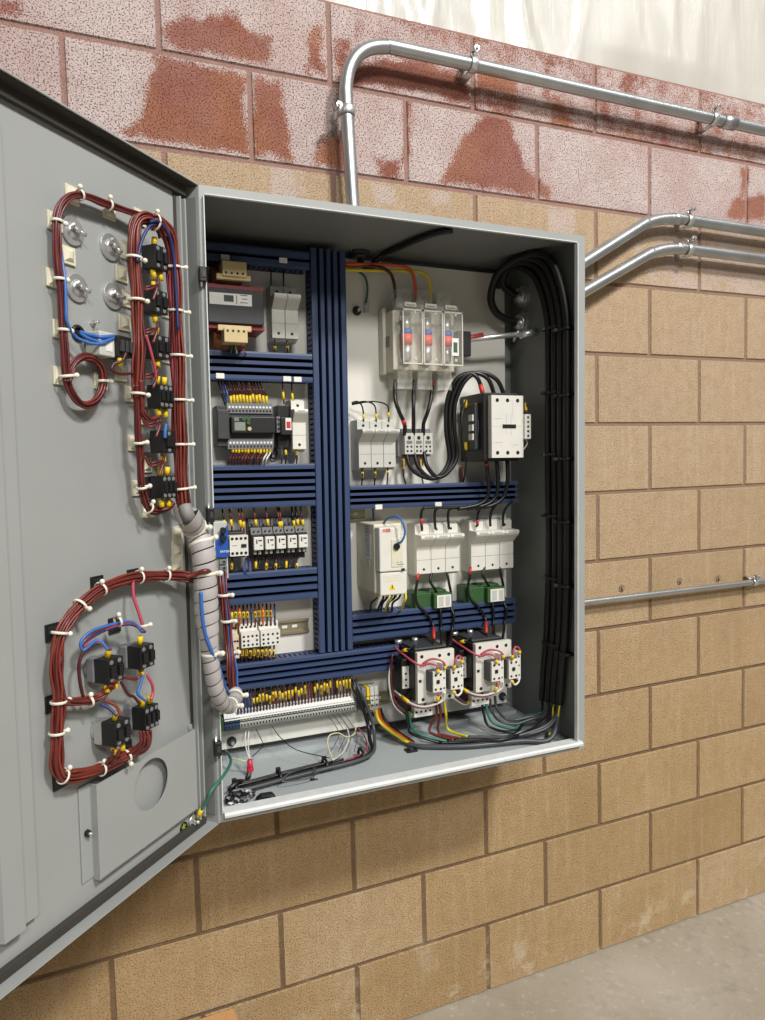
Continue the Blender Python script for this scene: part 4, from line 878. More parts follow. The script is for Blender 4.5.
for g, dx, dy in ((0, 0, 0), (1, 52.5, -6)):
    who = ('next to the beige motor drive', 'beside the bare right wall')[g]
    blk([(x + dx, y + dy, d) for x, y, d in ((418, 573, .055), (417, 583, .06), (415.5, 592, .058), (417, 603, .06), (425, 612, .068), (433, 625, .07), (434, 646, .12))], .0036, f'black cable passing behind the green sensor block {who}', None, [(.02, .12), (.86, .93)])
    blk([(x + dx, y + dy, d) for x, y, d in ((432, 573, .055), (430, 581, .062), (434, 588, .062), (438, 596, .05), (440.5, 612, .07), (441, 630, .07), (441.5, 648, .13))], .0036, f'black cable passing through the green sensor block {who}')
    blk([(x + dx, y + dy, d) for x, y, d in ((447, 573, .055), (449, 583, .06), (451, 594, .05), (451, 607, .06), (454, 616, .07), (452, 630, .07), (450, 646, .12))], .0036, f'black cable on the free side of the sensor {who}')
wire(PW((377, 530, .03), (374, 522, .02), (373, 507, .03)), .0028, 'navy', 'dark blue cable rising from the beige motor drive into the duct')
wire(PW((383, 524, .10), (388, 518.5, .13), (396, 516.5, .155), (402, 521, .17), (405, 532, .175), (402, 541, .17), (397, 543.5, .156)), .0026, 'bluew', 'bright blue wire looping into the face of the beige motor drive')
for i in range(7):
    x = 377 + i * 4.4; m_ = 'yelw' if i in (3, 6) else 'wblack'
    jx = random.uniform(-4, 4); wire(PW((x + 2, 592, .10), (x + 1 + jx * .4, 598, .118), (x - 3 + jx, 603, .105), (x - 5 + jx * .6, 611, .06)), .0028, m_, ('yellow' if m_ == 'yelw' else 'black') + ' wire hanging from the foot of the beige motor drive', ('yellow' if m_ == 'yelw' else 'black') + ' drive wires', marker=[(.1, .3)] if i % 2 == 0 and m_ != 'yelw' else None)
# small red and white control wires on the motor contactors
for g, (x0, x1, z0, z1) in enumerate(MC):
    who = ('by the foot duct', 'by the side wall')[g]; h = z1 - z0; w = x1 - x0
    def Q(a, d, b): return V((x0 + w * a, PY - d, z0 + h * b))
    wire([Q(-.26, .08, 1.0), Q(-.16, .15, .88), Q(.05, .17, .78), Q(.22, .18, .82), Q(.36, .19, .77), Q(.37, .195, .64)], .0026, 'pink', f'pink wire arching to the first auxiliary block of the motor contactor {who}', marker=[(.84, .97)])
    wire([Q(.1, .165, .80), Q(.3, .17, .88), Q(.5, .18, .86), Q(.6, .185, .78), Q(.6, .185, .68)], .0026, 'pink', f'pink wire arching to the side contact of the motor contactor {who}', marker=[(.8, .98)])
    wire([Q(.82, .19, .66), Q(.82, .195, .82), Q(.92, .19, .92), Q(1.06, .185, .86), Q(1.06, .185, .74)], .0026, 'pink', f'small pink hoop over the outer auxiliary block of the motor contactor {who}', marker=[(.04, .2), (.82, .97)])
    wire([Q(-.28, .08, .12), Q(-.14, .14, .0), Q(.05, .17, -.03), Q(.3, .185, .02), Q(.52, .19, .10), Q(.54, .195, .26)], .0026, 'wwhite', f'white wire curving under the auxiliary blocks of the motor contactor {who}', marker=[(.12, .2)])
    wire([Q(-.28, .08, .05), Q(-.1, .13, -.06), Q(.1, .17, -.06), Q(.34, .185, .02), Q(.38, .195, .26)], .0026, 'pink', f'pink wire curving under the auxiliary blocks of the motor contactor {who}', marker=[(.84, .97)])
    wire([Q(.8, .19, .24), Q(.9, .19, .14), Q(1.04, .185, .18), Q(1.06, .18, .24)], .0026, 'wwhite', f'short white hoop under the outer auxiliary block of the motor contactor {who}', marker=[(.03, .2)])
    for i in range(3):
        wire([Q(-.28 - .02 * i, .07, .85 - .1 * i), Q(-.36 - .03 * i, .08, .3), Q(-.33, .09, -.05 - .05 * i), Q(-.1, .11, -.28 - .03 * i), Q(.02 + .03 * i, .115, -.3)], .0026, ['maroon', 'maroond', 'wwhite'][i], ['red', 'dark red', 'white'][i] + f' wire sagging past the overload relay of the motor contactor {who}', marker=[(.9, 1.)])
    wire([Q(-.2, .10, .95), Q(-.14, .13, 1.03), Q(.1, .12, 1.06)], .0026, 'wblack', f'short black wire at the top corner of the motor contactor {who}', marker=[(.2, .5)])

# ---- motor leads to the loom by the right wall
FZ = Z0 + .004
def fl(px, py, up=.0):                               # point on the cabinet floor seen at a pixel
    d = RI.to_3x3() @ ray(px, py); return CAMI + d * ((FZ + up - CAMI.z) / d.z)
LY = (-.214, -.241, -.265, -.289)
ends = [V((X1 - .018, y + .032, .905 + .004 * i)) for i, y in enumerate(LY)]
def lead(pts, m_, r, lab, grp=None): return wire(pts, r, m_, lab, grp, k=8)
srcA = [P(406, 711, .12), P(409, 711, .12), P(434, 699, .10), P(438, 699, .10), P(443, 698, .10)]
srcB = [P(482, 701, .12), P(486, 701, .12), P(490, 699, .10), P(495, 696, .10)]
colA = ['wblack', 'greenw', 'maroon', 'rust', 'yelw']; colB = ['wblack', 'greenw', 'cgrey', 'cgrey']
nmA = ['black', 'green', 'dark red', 'red brown', 'yellow']; nmB = ['black', 'green', 'upper grey', 'lower grey']
for i, s_ in enumerate(srcA):
    r = .0036; u = .006 + .003 * (i % 3)
    f1 = fl(412 + i * 9, 734 + (i % 2) * 2 - i * 1.2, u + .03 - .005 * i); f2 = fl(440 + i * 7, 743 - i * 1.5, u + .006); f3 = fl(500 + i * 3, 741 - i, u + .008); e = ends[2 if i < 3 else 3]
    lead([s_, s_ + V((.002, -.01, -.035)), f1, f2], colA[i], r, f'{nmA[i]} lead dropping from the motor contactor beside the foot duct')
    lead([f2, f2.lerp(f3, .5), f3, V((e.x - .045, e.y + .004 * (i % 3), Z0 + .02 + .004 * i)), e + V((-.004, .003 * (i % 3), -.03)), e + V((0, .002 * (i % 2), 0))], 'wblack' if i < 3 else 'cgrey', .0042, 'dark jacketed cable sweeping along the cabinet floor to the loom on the right wall', 'floor cables')
for i, s_ in enumerate(srcB):
    u = .008 + .006 * i; f1 = fl(490 + i * 5, 727 - i * 3, u + .02); f2 = fl(515, 732 - i * 4, u + .012); e = ends[0 if i < 2 else 1]
    lead([s_, s_ + V((0, -.008, -.03)), f1, f2, V((e.x - .05, e.y + .006 * (i % 2), Z0 + .035 + .004 * i)), e + V((-.004, 0, -.04)), e + V((0, .003 * (i % 2), 0))], colB[i], .0036, f'{nmB[i]} lead curving from the motor contactor nearest the side wall to its loom')
for i, (a, b) in enumerate((((538, 732), (556, 716)), ((549, 735), (566, 718)))):
    e = ends[2 + i]; wire([fl(a[0], a[1], .015), e + V((-.012, -.004, -.055)), e + V((-.006, -.005, -.02)), e + V((0, -.003, 0))], .002, 'yelw', 'short yellow green lead entering the foot of a black loom by the side wall', 'yellow green loom leads')
s_ = [P(376, 708, .03), P(378, 708, .03), P(380, 708, .03)]
for i, (m_, nm) in enumerate((('yelw', 'yellow'), ('orange', 'orange'), ('wblack', 'black'))):
    lead([s_[i], s_[i] + V((.003 + .003 * i, -.012, -.03)), fl(392 + i * 1.5, 732 - i, .03), fl(412 + i, 745 - i * 1.2, .007)], m_, .0042, f'{nm} lead dropping from the earth terminals to the cabinet floor')
lead([fl(408, 744, .008), fl(424, 746.5, .007), fl(470, 746, .008), fl(520, 741, .01), V((ends[3].x - .05, -.285, Z0 + .016)), ends[3] + V((-.004, 0, -.035)), ends[3]], 'cgrey', .0062, 'thick grey jacketed cable from the earth terminal leads to the loom')
# four looms on the side wall
tops = (2.025, 2.03, 2.033, 2.035)
for i, (e, y) in enumerate(zip(ends, LY)):
    x = e.x; zt = 1.90 + .012 * i; lo = i in (1, 3); fit = V((X1 - .02, PY - .04, 1.902 if lo else 1.972)); cx = X1 - .04
    up = [e + V((0, 0, -.006)), V((x, y + .022, 1.0)), V((x, y + .008, 1.1)), V((x + .001, y, 1.3)), V((x - .001, y, 1.55)), V((x, y, 1.8)), V((x - .002, y + .004, 1.90)), V((x - .018, y + .03, 1.994 + .004 * i)), V((x - .045, y + .075 , 2.034 + .003 * i))]
    if lo: up += [V((x - .085, -.118 - .004 * i, 2.012 + .003 * i)), V((x - .095, -.095, 1.965)), V((x - .075, -.085, 1.925)), V((x - .035, -.085, 1.905)), fit]
    else: up += [V((x - .06, -.115 - .004 * i, 2.03)), V((x - .055, -.09, 1.998)), V((x - .02, -.085, 1.976)), fit]
    path = spline(up, 10)
    o = solo(MB().tube(path, .0098, n=12), 'cable_loom', mat('black corrugated loom', '#0f0f10', .5, bump=.2), f'black loomed cable running up the side wall, {["deepest in the cabinet", "second from the back", "third from the back", "nearest the cabinet front"][i]}', 'cable loom', path[0], 'looms on the side wall')
for i, z in enumerate((1.86, 1.70, 1.545, 1.39, 1.23, 1.06)):
    for q in range(2):
        y0, y1 = (LY[0], LY[1]) if q == 0 else (LY[2], LY[3])
        x = ends[0].x; zz = z - .012 * q; ring = [V((x - .0125, y0 + .011, zz)), V((x - .0125, y1 - .011, zz)), V((x + .0, y1 - .013, zz)), V((x + .011, y1 - .011, zz)), V((x + .011, y0 + .011, zz)), V((x, y0 + .013, zz))]
        t = thing('cable_tie', f'black cable tie round the {("rear", "front")[q]} pair of looms, {("topmost", "second from the top", "third from the top", "fourth from the top", "fifth from the top", "lowest")[i]}', 'cable tie', (x, y0, zz), 'black loom ties')
        part(MB().tube(ring, (.0035, .0014), n=8, closed=True, flat=(0, 0, 1)), 'tie_band', 'black', t)
        part(MB().box(x - .020, x - .013, y0 - .004, y0 + .006, zz - .004, zz + .004), 'tie_head', 'black' if i % 2 else 'cgrey', t, .001)
# cables from the top-left
def ce(px, py, dn=.012):
    d = RI.to_3x3() @ ray(px, py); return CAMI + d * ((Z1 - dn - CAMI.z) / d.z)
c0 = V((-.776, yc, Z1 - .006))
wire([c0, c0 + V((.004, -.004, -.028)), c0 + V((.028, -.012, -.036)), c0.lerp(ce(384, 254), .6) + V((0, 0, -.022)), ce(384, 254), ce(400, 247), ce(418, 239), ce(436, 233), ce(452, 230)], .0075, 'wblack', 'thick black cable dropping from the roof fitting and running along the cabinet roof')
for i, (m_, nm, q) in enumerate((('maroond', 'dark brown', ((350, 266, .02), (372, 266, .04), (388, 271, .05), (394, 283, .05), (396, 304, .04))), ('orange', 'orange', ((350, 264, .025), (390, 265, .05), (407, 268, .06), (414, 278, .06), (416, 300, .045))), ('yelw', 'yellow', ((350, 270, .02), (400, 271, .04), (420, 272, .05), (429, 280, .055), (431, 302, .045))))):
    wire(PW((345, q[0][1] - 1, .02), *q), .0042, m_, f'{nm} lead arching from the duct into the top of the disconnect switch')
wire(PW((359, 272, .004), (365, 277, .012), (367.5, 288, .014), (366, 303, .008)), .0026, 'greenw', 'short green earth wire above the small lug on the panel')
p = P(366, 307, 0); t = thing('earth_lug', 'small zinc earth lug under the short green wire', 'earth lug', p)
part(MB().box(p.x - .007, p.x + .007, p.y - .006, p.y, p.z - .016, p.z + .012), 'lug_body', 'chrome', t, .001); part(MB().cyl(p + V((0, -.006, .004)), p + V((0, -.011, .004)), .005), 'lug_screw', 'chrome', t)
# black/grey cables from the foot duct down to the floor and along it
run = [fl(372, 751, .012), fl(361, 758, .010), fl(345, 763, .009), fl(324, 768, .009), fl(300, 774, .009), fl(280, 779, .009), fl(258, 785, .009), fl(234, 791, .009)]
for i, (m_, r, nm, dx) in enumerate((('wblack', .005, 'thickest black', 0), ('cgrey', .0042, 'grey', 5))):
    top = [P(351 + dx * .9, 680, .03), P(354.5 + dx, 690, .05), P(362 + dx, 706, .055), P(368 + dx, 725, .06), P(369.5 + dx, 738, .085)]
    pts = top + [q + V((0, -.010 * i, .002 * i)) for q in run]
    wire(pts, r, m_, f'{nm} cable dropping from the foot duct and lying along the cabinet floor')
for i in range(2):
    pts = [q + V((0, .012 + .007 * i, .004)) for q in run[2 + i:]]
    wire(pts, .0035, 'wblack', ['thin black cable lying behind the thickest floor cable', 'thinnest black cable at the back of the floor bundle'][i])
wire([run[4] + V((0, -.004, .012)), run[4].lerp(run[5], .7) + V((0, -.02, .016)), run[5] + V((.0, -.03, .006)), run[4] + V((.02, -.035, .004)), run[4] + V((.03, -.01, .014))], .0016, 'cgrey', 'thin grey wire curled over the floor bundle')
for i, px in enumerate(((361, 758), (325, 767.5), (279, 779), (235, 790.5))):
    p = fl(px[0], px[1]); lab = ['under the falling cables', 'in the middle of the floor bundle', 'beside the curled grey wire', 'in the hinge corner of the cabinet floor'][i]
    t = thing('cable_mount', 'black cable mount with tie ' + lab, 'cable mount', p)
    part(MB().box(p.x - .014, p.x + .014, p.y - .016, p.y + .014, Z0 + T, Z0 + T + .004), 'mount_base', 'black', t, .001)
    ring = [V((p.x, p.y - .002 + .020 * math.cos(a), Z0 + .013 + .012 * math.sin(a))) for a in [i_ * math.tau / 14 for i_ in range(14)]]
    part(MB().tube(ring, (.0035, .0014), n=8, closed=True, flat=(1, 0, 0)), 'tie_band', 'black', t)
    part(MB().box(p.x - .005, p.x + .005, p.y + .002, p.y + .010, Z0 + .020, Z0 + .028), 'tie_head', 'black', t, .001)
for px, lab in (((411, 750.5), 'spare black cable mount stuck to the bare cabinet floor'),):
    p = fl(*px); t = thing('cable_mount', lab, 'cable mount', p)
    part(MB().box(p.x - .014, p.x + .014, p.y - .012, p.y + .012, Z0 + T, Z0 + T + .004), 'mount_base', 'black', t, .001); part(MB().box(p.x - .005, p.x + .005, p.y - .009, p.y + .009, Z0 + T + .004, Z0 + T + .007), 'mount_bridge', 'dgrey', t, .001)
p = fl(314, 779.5); mb = MB().box(p.x - .008, p.x + .008, p.y - .004, p.y + .004, Z0 + T, Z0 + T + .003); t = solo(mb, 'metal_clip', 'black', 'tiny dark metal clip lying alone on the cabinet floor', 'clip', p, bevel=.001)
part(MB().cyl(p + V((.004, 0, -.001)), p + V((.004, 0, .004)), .002), 'clip_pin', 'chrome', t)
# bag of spare screws and a black plug
p = fl(240, 801, .0); rr = random.Random(3); bag = MB(); n_, k_ = 22, 12
vs = []
for j in range(k_ + 1):
    for i in range(n_):
        a = math.tau * i / n_; b = math.pi * j / k_; f = 1 + rr.uniform(-.22, .22)
        vs.append(p + V((.030 * math.sin(b) * math.cos(a) * f, 0.018 * math.sin(b) * math.sin(a) * f, max(-.0, .010 + .013 * math.cos(b) * f))))
bag.add(vs, [(j * n_ + i, (j + 1) * n_ + i, (j + 1) * n_ + (i + 1) % n_, j * n_ + (i + 1) % n_) for j in range(k_) for i in range(n_)])
k = N('crumpled clear bag with dark hardware'); c = k.coord(); v_ = k.n('ShaderNodeTexVoronoi', {'Vector': c, 'Scale': 120.}).outputs['Color']
k.l(k.ramp(k.n('ShaderNodeSeparateColor', {0: v_}).outputs[0], [(.35, lin('#1c1d1e')), (.65, lin('#3c3e40')), (.9, lin('#9fa1a2'))]), k.b.inputs['Base Color']); k.b.inputs['Roughness'].default_value = .22
solo(bag, 'hardware_bag', k.m, 'crumpled clear bag of dark hardware on the cabinet floor in the hinge corner', 'bag', p)
p = fl(266, 800); mb = MB().prism([(-.019, 0), (.019, 0), (.021, .006), (.014, .014), (-.010, .015), (-.021, .007)], -.009, .009, lambda q, x, z: V((p.x + x, p.y + q, Z0 + T + z)))
t = solo(mb, 'cable_plug', 'black', 'small black plastic plug lying beside the crumpled hardware bag', 'plug', p, bevel=.002); part(MB().cyl(p + V((.01, -.011, .009)), p + V((.01, -.014, .009)), .004), 'plug_contact', 'dgrey', t)
for i, (px, py, a) in enumerate(((229, 804, .4), (236, 806, .2))):
    p = fl(px, py); dx = V((math.cos(a), math.sin(a), 0)); z = V((0, 0, .003 + T * 0))
    t = thing('loose_screw', ['loose zinc screw lying nearest the cabinet hinge', 'loose zinc screw lying in front of the hardware bag'][i], 'screw', p)
    part(MB().cyl(p + z, p + z + dx * .018, .0018), 'screw_shank', 'chrome', t); part(MB().cyl(p + z, p + z - dx * .003, .0035, n=8), 'screw_head', 'chrome', t)
# riser bundle beside the panel, fed through the spiral wrap
def bundle(label, pts, n, R, r, mats, cat='wire bundle', name='wire_bundle', twist=1.5, door=False, k=8, group=None):
    path = spline(pts, k); t = thing(name, label, cat, path[0], group, door=door)
    fr = None; frames = []
    for i, p in enumerate(path):
        tn = (path[min(i + 1, len(path) - 1)] - path[max(i - 1, 0)]).normalized()
        if fr is None: fr = tn.orthogonal().normalized()
        fr = (fr - tn * fr.dot(tn)).normalized(); frames.append((p, fr, tn.cross(fr)))
    for j in range(n):
        rho = R * math.sqrt((j + .5) / n); a0 = j * 2.39996; m_ = mats[j % len(mats)]; ph = random.uniform(0, 6)
        q = [p + (u * math.cos(a0 + twist * i / len(path)) + v * math.sin(a0 + twist * i / len(path))) * rho * (1 + .15 * math.sin(i * .35 + ph)) for i, (p, u, v) in enumerate(frames)]
        part(MB().tube(q, r, n=6), 'wire', m_, t)
    return t
bundle('red and blue wire bundle rising beside the panel edge out of the spiral wrap', [WC(235, 692, -.28), WC(233.5, 680, -.23), WC(232, 666, -.18), WC(229, 640, -.15), WC(226, 610, -.15), WC(223, 588, -.15), WC(221, 572, -.13)], 13, .010, .0024, ['rust', 'maroon', 'bluew', 'maroon', 'rust', 'maroond'])

# ================================================================== ON THE DOOR
def DP(*a): return [D(*q) for q in a]
def tie(p, ax, R, lab, grp, flat=1., tail=.014, out=V((-1, .3, 0)), m_='tie'):
    """nylon tie: band round a bundle running along ax, head with a cut tail sticking out"""
    p = V(p); ax = V(ax).normalized(); u = V((0, 1, 0)); u = (u - ax * u.dot(ax)).normalized(); v = ax.cross(u)
    t = thing('cable_tie', lab, 'cable tie', p, grp, door=True)
    part(MB().tube([p + u * math.cos(a) * R + v * math.sin(a) * R * flat for a in [i * math.tau / 16 for i in range(16)]], (.0022, .0011), n=8, closed=True, flat=ax), 'tie_band', m_, t)
    o = V(out); o = (o - ax * o.dot(ax)).normalized(); q = p + o * R
    part(MB().cyl(q - o * .004, q + o * tail, .0026, n=8).ball(q + o * tail, (.0042, .0042, .0042), n=8, k=6), 'tie_head', m_, t)
    return t
def mount(px, py, lab, m_='cream', s=.0135, grp=None, rot=0.):
    p = D(px, py, .002); t = thing('adhesive_mount', lab, 'cable tie mount', (p.x, 0, p.z), grp, door=True)
    part(MB().box(p.x - s, p.x + s, 0, .004, p.z - s, p.z + s), 'mount_pad', m_, t, .001)
    k_ = s * .75; mb = MB().add([(p.x - k_, .004, p.z - k_), (p.x + k_, .004, p.z - k_), (p.x + k_, .004, p.z + k_), (p.x - k_, .004, p.z + k_), (p.x - k_ * .3, .0085, p.z - k_ * .5), (p.x + k_ * .3, .0085, p.z - k_ * .5), (p.x + k_ * .3, .0085, p.z + k_ * .5), (p.x - k_ * .3, .0085, p.z + k_ * .5)], [(0, 1, 5, 4), (1, 2, 6, 5), (2, 3, 7, 6), (3, 0, 4, 7), (4, 5, 6, 7)])
    part(mb, 'tie_saddle', m_, t)
    return t
UP = (('holding the top corner of the loop harness', 72, 195), ('holding the loop harness beside the highest metal disc', 54.5, 221.5), ('under the sloping run of the top harness', 109, 211), ('at the crown of the tall switch harness', 139.5, 217.5),
      ('bare, below the highest metal disc', 68, 255.5), ('on the loop harness between the two disc rows', 53.5, 278.5), ('next to the uppermost black switch', 126, 251.5), ('bare, between uppermost and second mounts of the switch column', 121.7, 274),
      ('next to the second black switch', 127.5, 299.5), ('bare, above the white switch block', 124.5, 323), ('on the loop harness below the lower discs', 60, 329.5), ('at the start of the small wire coil', 60.5, 376), ('inside the far side of the small wire coil', 100.5, 381),
      ('half hidden below the white switch block', 120.5, 373), ('next to the fourth black switch', 130.5, 394), ('behind the right harness beside the second switch', 166, 310.5), ('behind the right harness beside the third switch', 166.5, 356),
      ('next to the fifth black switch', 133.5, 443), ('next to the sixth black switch', 137.5, 488), ('under the foot of the switch harness', 147.5, 510), ('on the small branch above the sixth switch', 146, 465), ('at the small branch below the fourth switch', 144, 417))
for lab, px, py in UP: mount(px, py, 'cream adhesive cable mount ' + lab)
for i, py in enumerate((534, 549, 564)): mount(177, py, ['topmost', 'middle', 'lowest'][i] + ' of three cream mounts stuck in a column beside the spiral wrap', s=.0145)
for i, (px, py, lab) in enumerate(((52.5, 632, 'at the left bend of the lower harness'), (52.5, 703, 'where the lower harness branches'), (60, 780, 'at the bottom corner of the lower harness'), (97, 584, 'under the top bend of the lower harness'), (114.5, 625, 'between the upper pair of lower switches'), (126, 749, 'near the pocket under the lowest switch'), (133, 576.5, 'behind the straight top run of the lower harness'))):
    mount(px, py, 'black adhesive cable mount ' + lab, 'black', .013)
# discs with studs
for i, (px, py, lab) in enumerate(((73, 231, 'upper disc nearer the loop harness'), (110.5, 247, 'upper disc nearer the switch column'), (77.5, 288, 'lower disc nearer the loop harness'), (113.5, 296, 'lower disc nearer the switch column'))):
    p = D(px, py, .003); t = thing('stud_washer', f'round zinc washer with wing screw inside the door, {lab}', 'washer', (p.x, 0, p.z), 'zinc washers', door=True)
    ring = MB().cyl((p.x, 0, p.z), (p.x, .004, p.z), .0215, n=28).cyl((p.x, .004, p.z), (p.x, .008, p.z), .013, r2=.010, n=20)
    part(ring, 'washer_disc', 'chrome', t, .0006)
    part(MB().cyl((p.x, .008, p.z), (p.x, .016, p.z), .004), 'stud', 'chrome', t)
    a = random.uniform(-.7, .7); mb = MB()
    for s_ in (-1, 1): mb.tube([V((p.x, .011, p.z)), V((p.x + s_ * .009 * math.cos(a), .013, p.z + s_ * .009 * math.sin(a))), V((p.x + s_ * .014 * math.cos(a), .017, p.z + s_ * .014 * math.sin(a)))], (.0035, .0018), n=8)
    part(mb, 'wing_nut', 'chrome', t)
p = D(93, 323, .002); t = thing('door_stud', 'small bare threaded stud between the lower discs and the blue wires', 'stud', (p.x, 0, p.z), door=True)
part(MB().cyl((p.x, 0, p.z), (p.x, .004, p.z), .005, n=6, smooth=False), 'stud_nut', 'chrome', t); part(MB().cyl((p.x, .004, p.z), (p.x, .014, p.z), .0025), 'stud_thread', 'chrome', t)
p = D(78, 333, .002); t = thing('cable_grommet', 'black grommet in the door where the bright blue wires start', 'grommet', (p.x, 0, p.z), door=True)
part(MB().tube([(p.x + .010 * math.cos(a), .002, p.z + .010 * math.sin(a)) for a in [i * math.tau / 20 for i in range(20)]], .003, closed=True), 'grommet_ring', 'black', t); part(MB().cyl((p.x, 0, p.z), (p.x, .001, p.z), .010), 'grommet_core', 'screw', t)
# switch backs
def switch(px, py, lab, n=2, s=.019, collar=True, cm='mgrey', dep=.050, mk=(1, 1)):
    s = min(s, .0195); p = D(px, py, .034); t = thing('switch_block', lab, 'switch', (p.x, 0, p.z), door=True)
    c = p
    part(MB().cyl((c.x, 0, c.z), (c.x, .008, c.z), .0185, n=24).box(c.x - .019, c.x + .019, .008, .022, c.z - .018, c.z + .018), 'mounting_collar', cm, t, .0015)
    w = .034 / n
    for i in range(n):
        xa = c.x - .017 + w * i
        mb = MB().box(xa + .0004, xa + w - .0004, .022, dep, c.z - s, c.z + s).box(xa + w * .2, xa + w * .8, dep, dep + .005, c.z - s * .45, c.z + s * .45)
        for q in (-1, 1):
            mb.cyl((xa + w / 2, dep - .001, c.z + q * s * .72), (xa + w / 2, dep + .001, c.z + q * s * .72), .0038, 1, 10)
        o = part(mb, 'contact_block', ['black', 'mgrey'], t, .0012)
    for q, nn in ((1, mk[0]), (-1, mk[1])):
        for i in range(nn):
            x = c.x + (.009 * (1 - 2 * i) if nn > 1 else .004)
            part(MB().cyl((x, dep - .012, c.z + q * (s + .001)), (x, dep - .010, c.z + q * (s + .015)), .0046, n=8), 'wire_marker', 'yellow', t)
    return c
SW = [switch(154, 259, 'uppermost black switch block in the column on the door', 2, .023, mk=(1, 2)), switch(153.5, 303, 'second black switch block from the top of the door column', 2, mk=(1, 1)),
      switch(156, 348, 'third black switch block from the top, beside the white block', 2, mk=(1, 1)), switch(159, 397, 'fourth black switch block on a grey collar in the door column', 3, .021, cm='mgrey', mk=(2, 2)),
      switch(162, 442, 'fifth black switch block with plain face in the door column', 1, .022, cm='mgrey', mk=(0, 1)), switch(162, 487, 'sixth and lowest black switch block of the door column', 3, .021, cm='black', mk=(2, 2)),
      switch(108, 669, 'black switch block of the lower four, nearer the loop, upper', 2, cm='mgrey', mk=(1, 2)), switch(140, 655.5, 'black switch block of the lower four, under the pink wire', 2, cm='mgrey', mk=(1, 1)),
      switch(115, 731, 'black switch block of the lower four, just above the pocket corner', 2, cm='chrome', mk=(1, 2)), switch(144.5, 716, 'black switch block of the lower four, nearest the pocket top edge', 3, cm='mgrey', mk=(2, 1))]
# white block with blue wires
p = D(112, 345, .03); t = thing('selector_switch', 'white and black switch block fed by two bright blue wires', 'switch', (p.x, 0, p.z), door=True)
part(MB().box(p.x - .002, p.x + .030, .004, .034, p.z - .020, p.z + .018), 'lamp_housing', 'lgrey', t, .002)
part(MB().box(p.x + .004, p.x + .018, .034, .0346, p.z - .012, p.z + .010), 'sticker', 'label', t)
part(MB().box(p.x - .034, p.x - .002, .004, .040, p.z - .018, p.z + .016), 'contact_block', 'black', t, .002)
mb = MB()
for i in range(3): mb.box(p.x - .030 + i * .0095, p.x - .024 + i * .0095, .040, .046, p.z - .010, p.z + .008)
part(mb, 'terminal_ridge', 'dgrey', t, .001); part(MB().cyl((p.x - .010, .036, p.z - .032), (p.x - .010, .036, p.z - .020), .0046, n=8), 'wire_marker', 'yellow', t)
for i in range(2): wire(DP((80, 332 + i, .006), (90, 335 + i * 4, .02), (102, 337 + i * 5, .035), (113, 336 + i * 2, .035)), .003, 'bluew', 'bright blue wire from the door grommet to the white switch block', 'blue wires at the grommet', door=True)
# ---- harnesses on the door
RW = ['rust', 'maroon', 'rust', 'maroon', 'maroond', 'rust']
h1 = bundle('long red brown loop harness on the door ending in a small coil', DP((150, 224, .03), (139, 215, .026), (122, 209, .022), (104, 203, .02), (86, 196, .02), (72, 195.5, .018), (62, 203, .018), (57, 218, .018), (56, 240, .018), (57.5, 262, .018), (60, 285, .018), (62, 310, .018), (63.5, 340, .018), (65, 365, .018), (68, 385, .018), (75, 399, .018), (85, 405, .018), (96, 400, .018), (103, 386, .018), (102, 370, .018), (95, 360, .018), (85, 357, .018), (76, 361, .018), (70, 371, .018), (67.5, 383, .022)), 8, .0056, .0020, ['rust', 'maroon', 'maroond', 'maroon'], door=True, name='wire_harness', cat='wire harness')
wire(DP((140, 216, .02), (104, 203, .012), (72, 195.5, .009), (60, 203, .009), (57.5, 218, .010), (61.5, 255, .016), (65, 280, .024), (66, 305, .026), (67, 322, .026), (75, 336, .022), (90, 343, .03), (104, 343, .036), (114, 337, .035)), .0024, 'bluew', 'bright blue wire following the loop harness and turning to the white block', door=True)
h2 = bundle('thick dark red harness down the left side of the switch column', DP((164, 236, .05), (158, 224, .05), (148, 218, .048), (139, 220, .046), (134, 232, .044), (134, 255, .044), (135.5, 280, .044), (137, 305, .044), (138, 330, .045), (138.5, 355, .045), (138, 380, .044), (137.5, 398, .042)), 12, .0098, .0022, RW, door=True, name='wire_harness', cat='wire harness')
bundle('thin red brown tail of the switch column harness running round its foot', DP((136.5, 385, .044), (137, 405, .042), (138, 430, .04), (139.5, 455, .036), (141, 478, .032), (143.5, 496, .028), (149, 508, .026), (158, 511, .028), (168, 508, .036), (173, 502, .04)), 6, .0062, .0023, RW, door=True, name='wire_harness', cat='wire harness')
bundle('dark red strand group beside the fourth and fifth switches of the column', DP((139.5, 380, .05), (141, 405, .048), (143, 414, .048), (150, 420, .048), (158, 417, .05)), 4, .004, .0022, RW, door=True, name='wire_harness', cat='wire harness')
h3 = bundle('thickest red harness between the switch column and the door ribs', DP((150, 222, .05), (158, 222, .05), (166, 231, .05), (171, 247, .048), (173.5, 270, .046), (175, 300, .046), (176.5, 335, .046), (178, 370, .046), (179, 405, .046), (180, 440, .046), (181, 470, .046), (182.5, 495, .048), (185, 512, .052)), 19, .0112, .0022, ['maroon', 'rust', 'maroon', 'maroond', 'maroon', 'maroond', 'rust', 'maroon', 'rust', 'maroon', 'pink'], door=True, name='wire_harness', cat='wire harness')
wire(DP((150, 222, .06), (158, 221, .062), (167, 231, .062), (173, 250, .06), (176, 290, .058), (178, 330, .058)), .0026, 'navy', 'dark blue wire on the outer edge of the thickest harness', door=True)
wire(DP((137, 262, .054), (142, 240, .056), (150, 226, .058), (158, 224, .056)), .0026, 'navy', 'dark blue wire crossing the crown of the switch column', door=True)
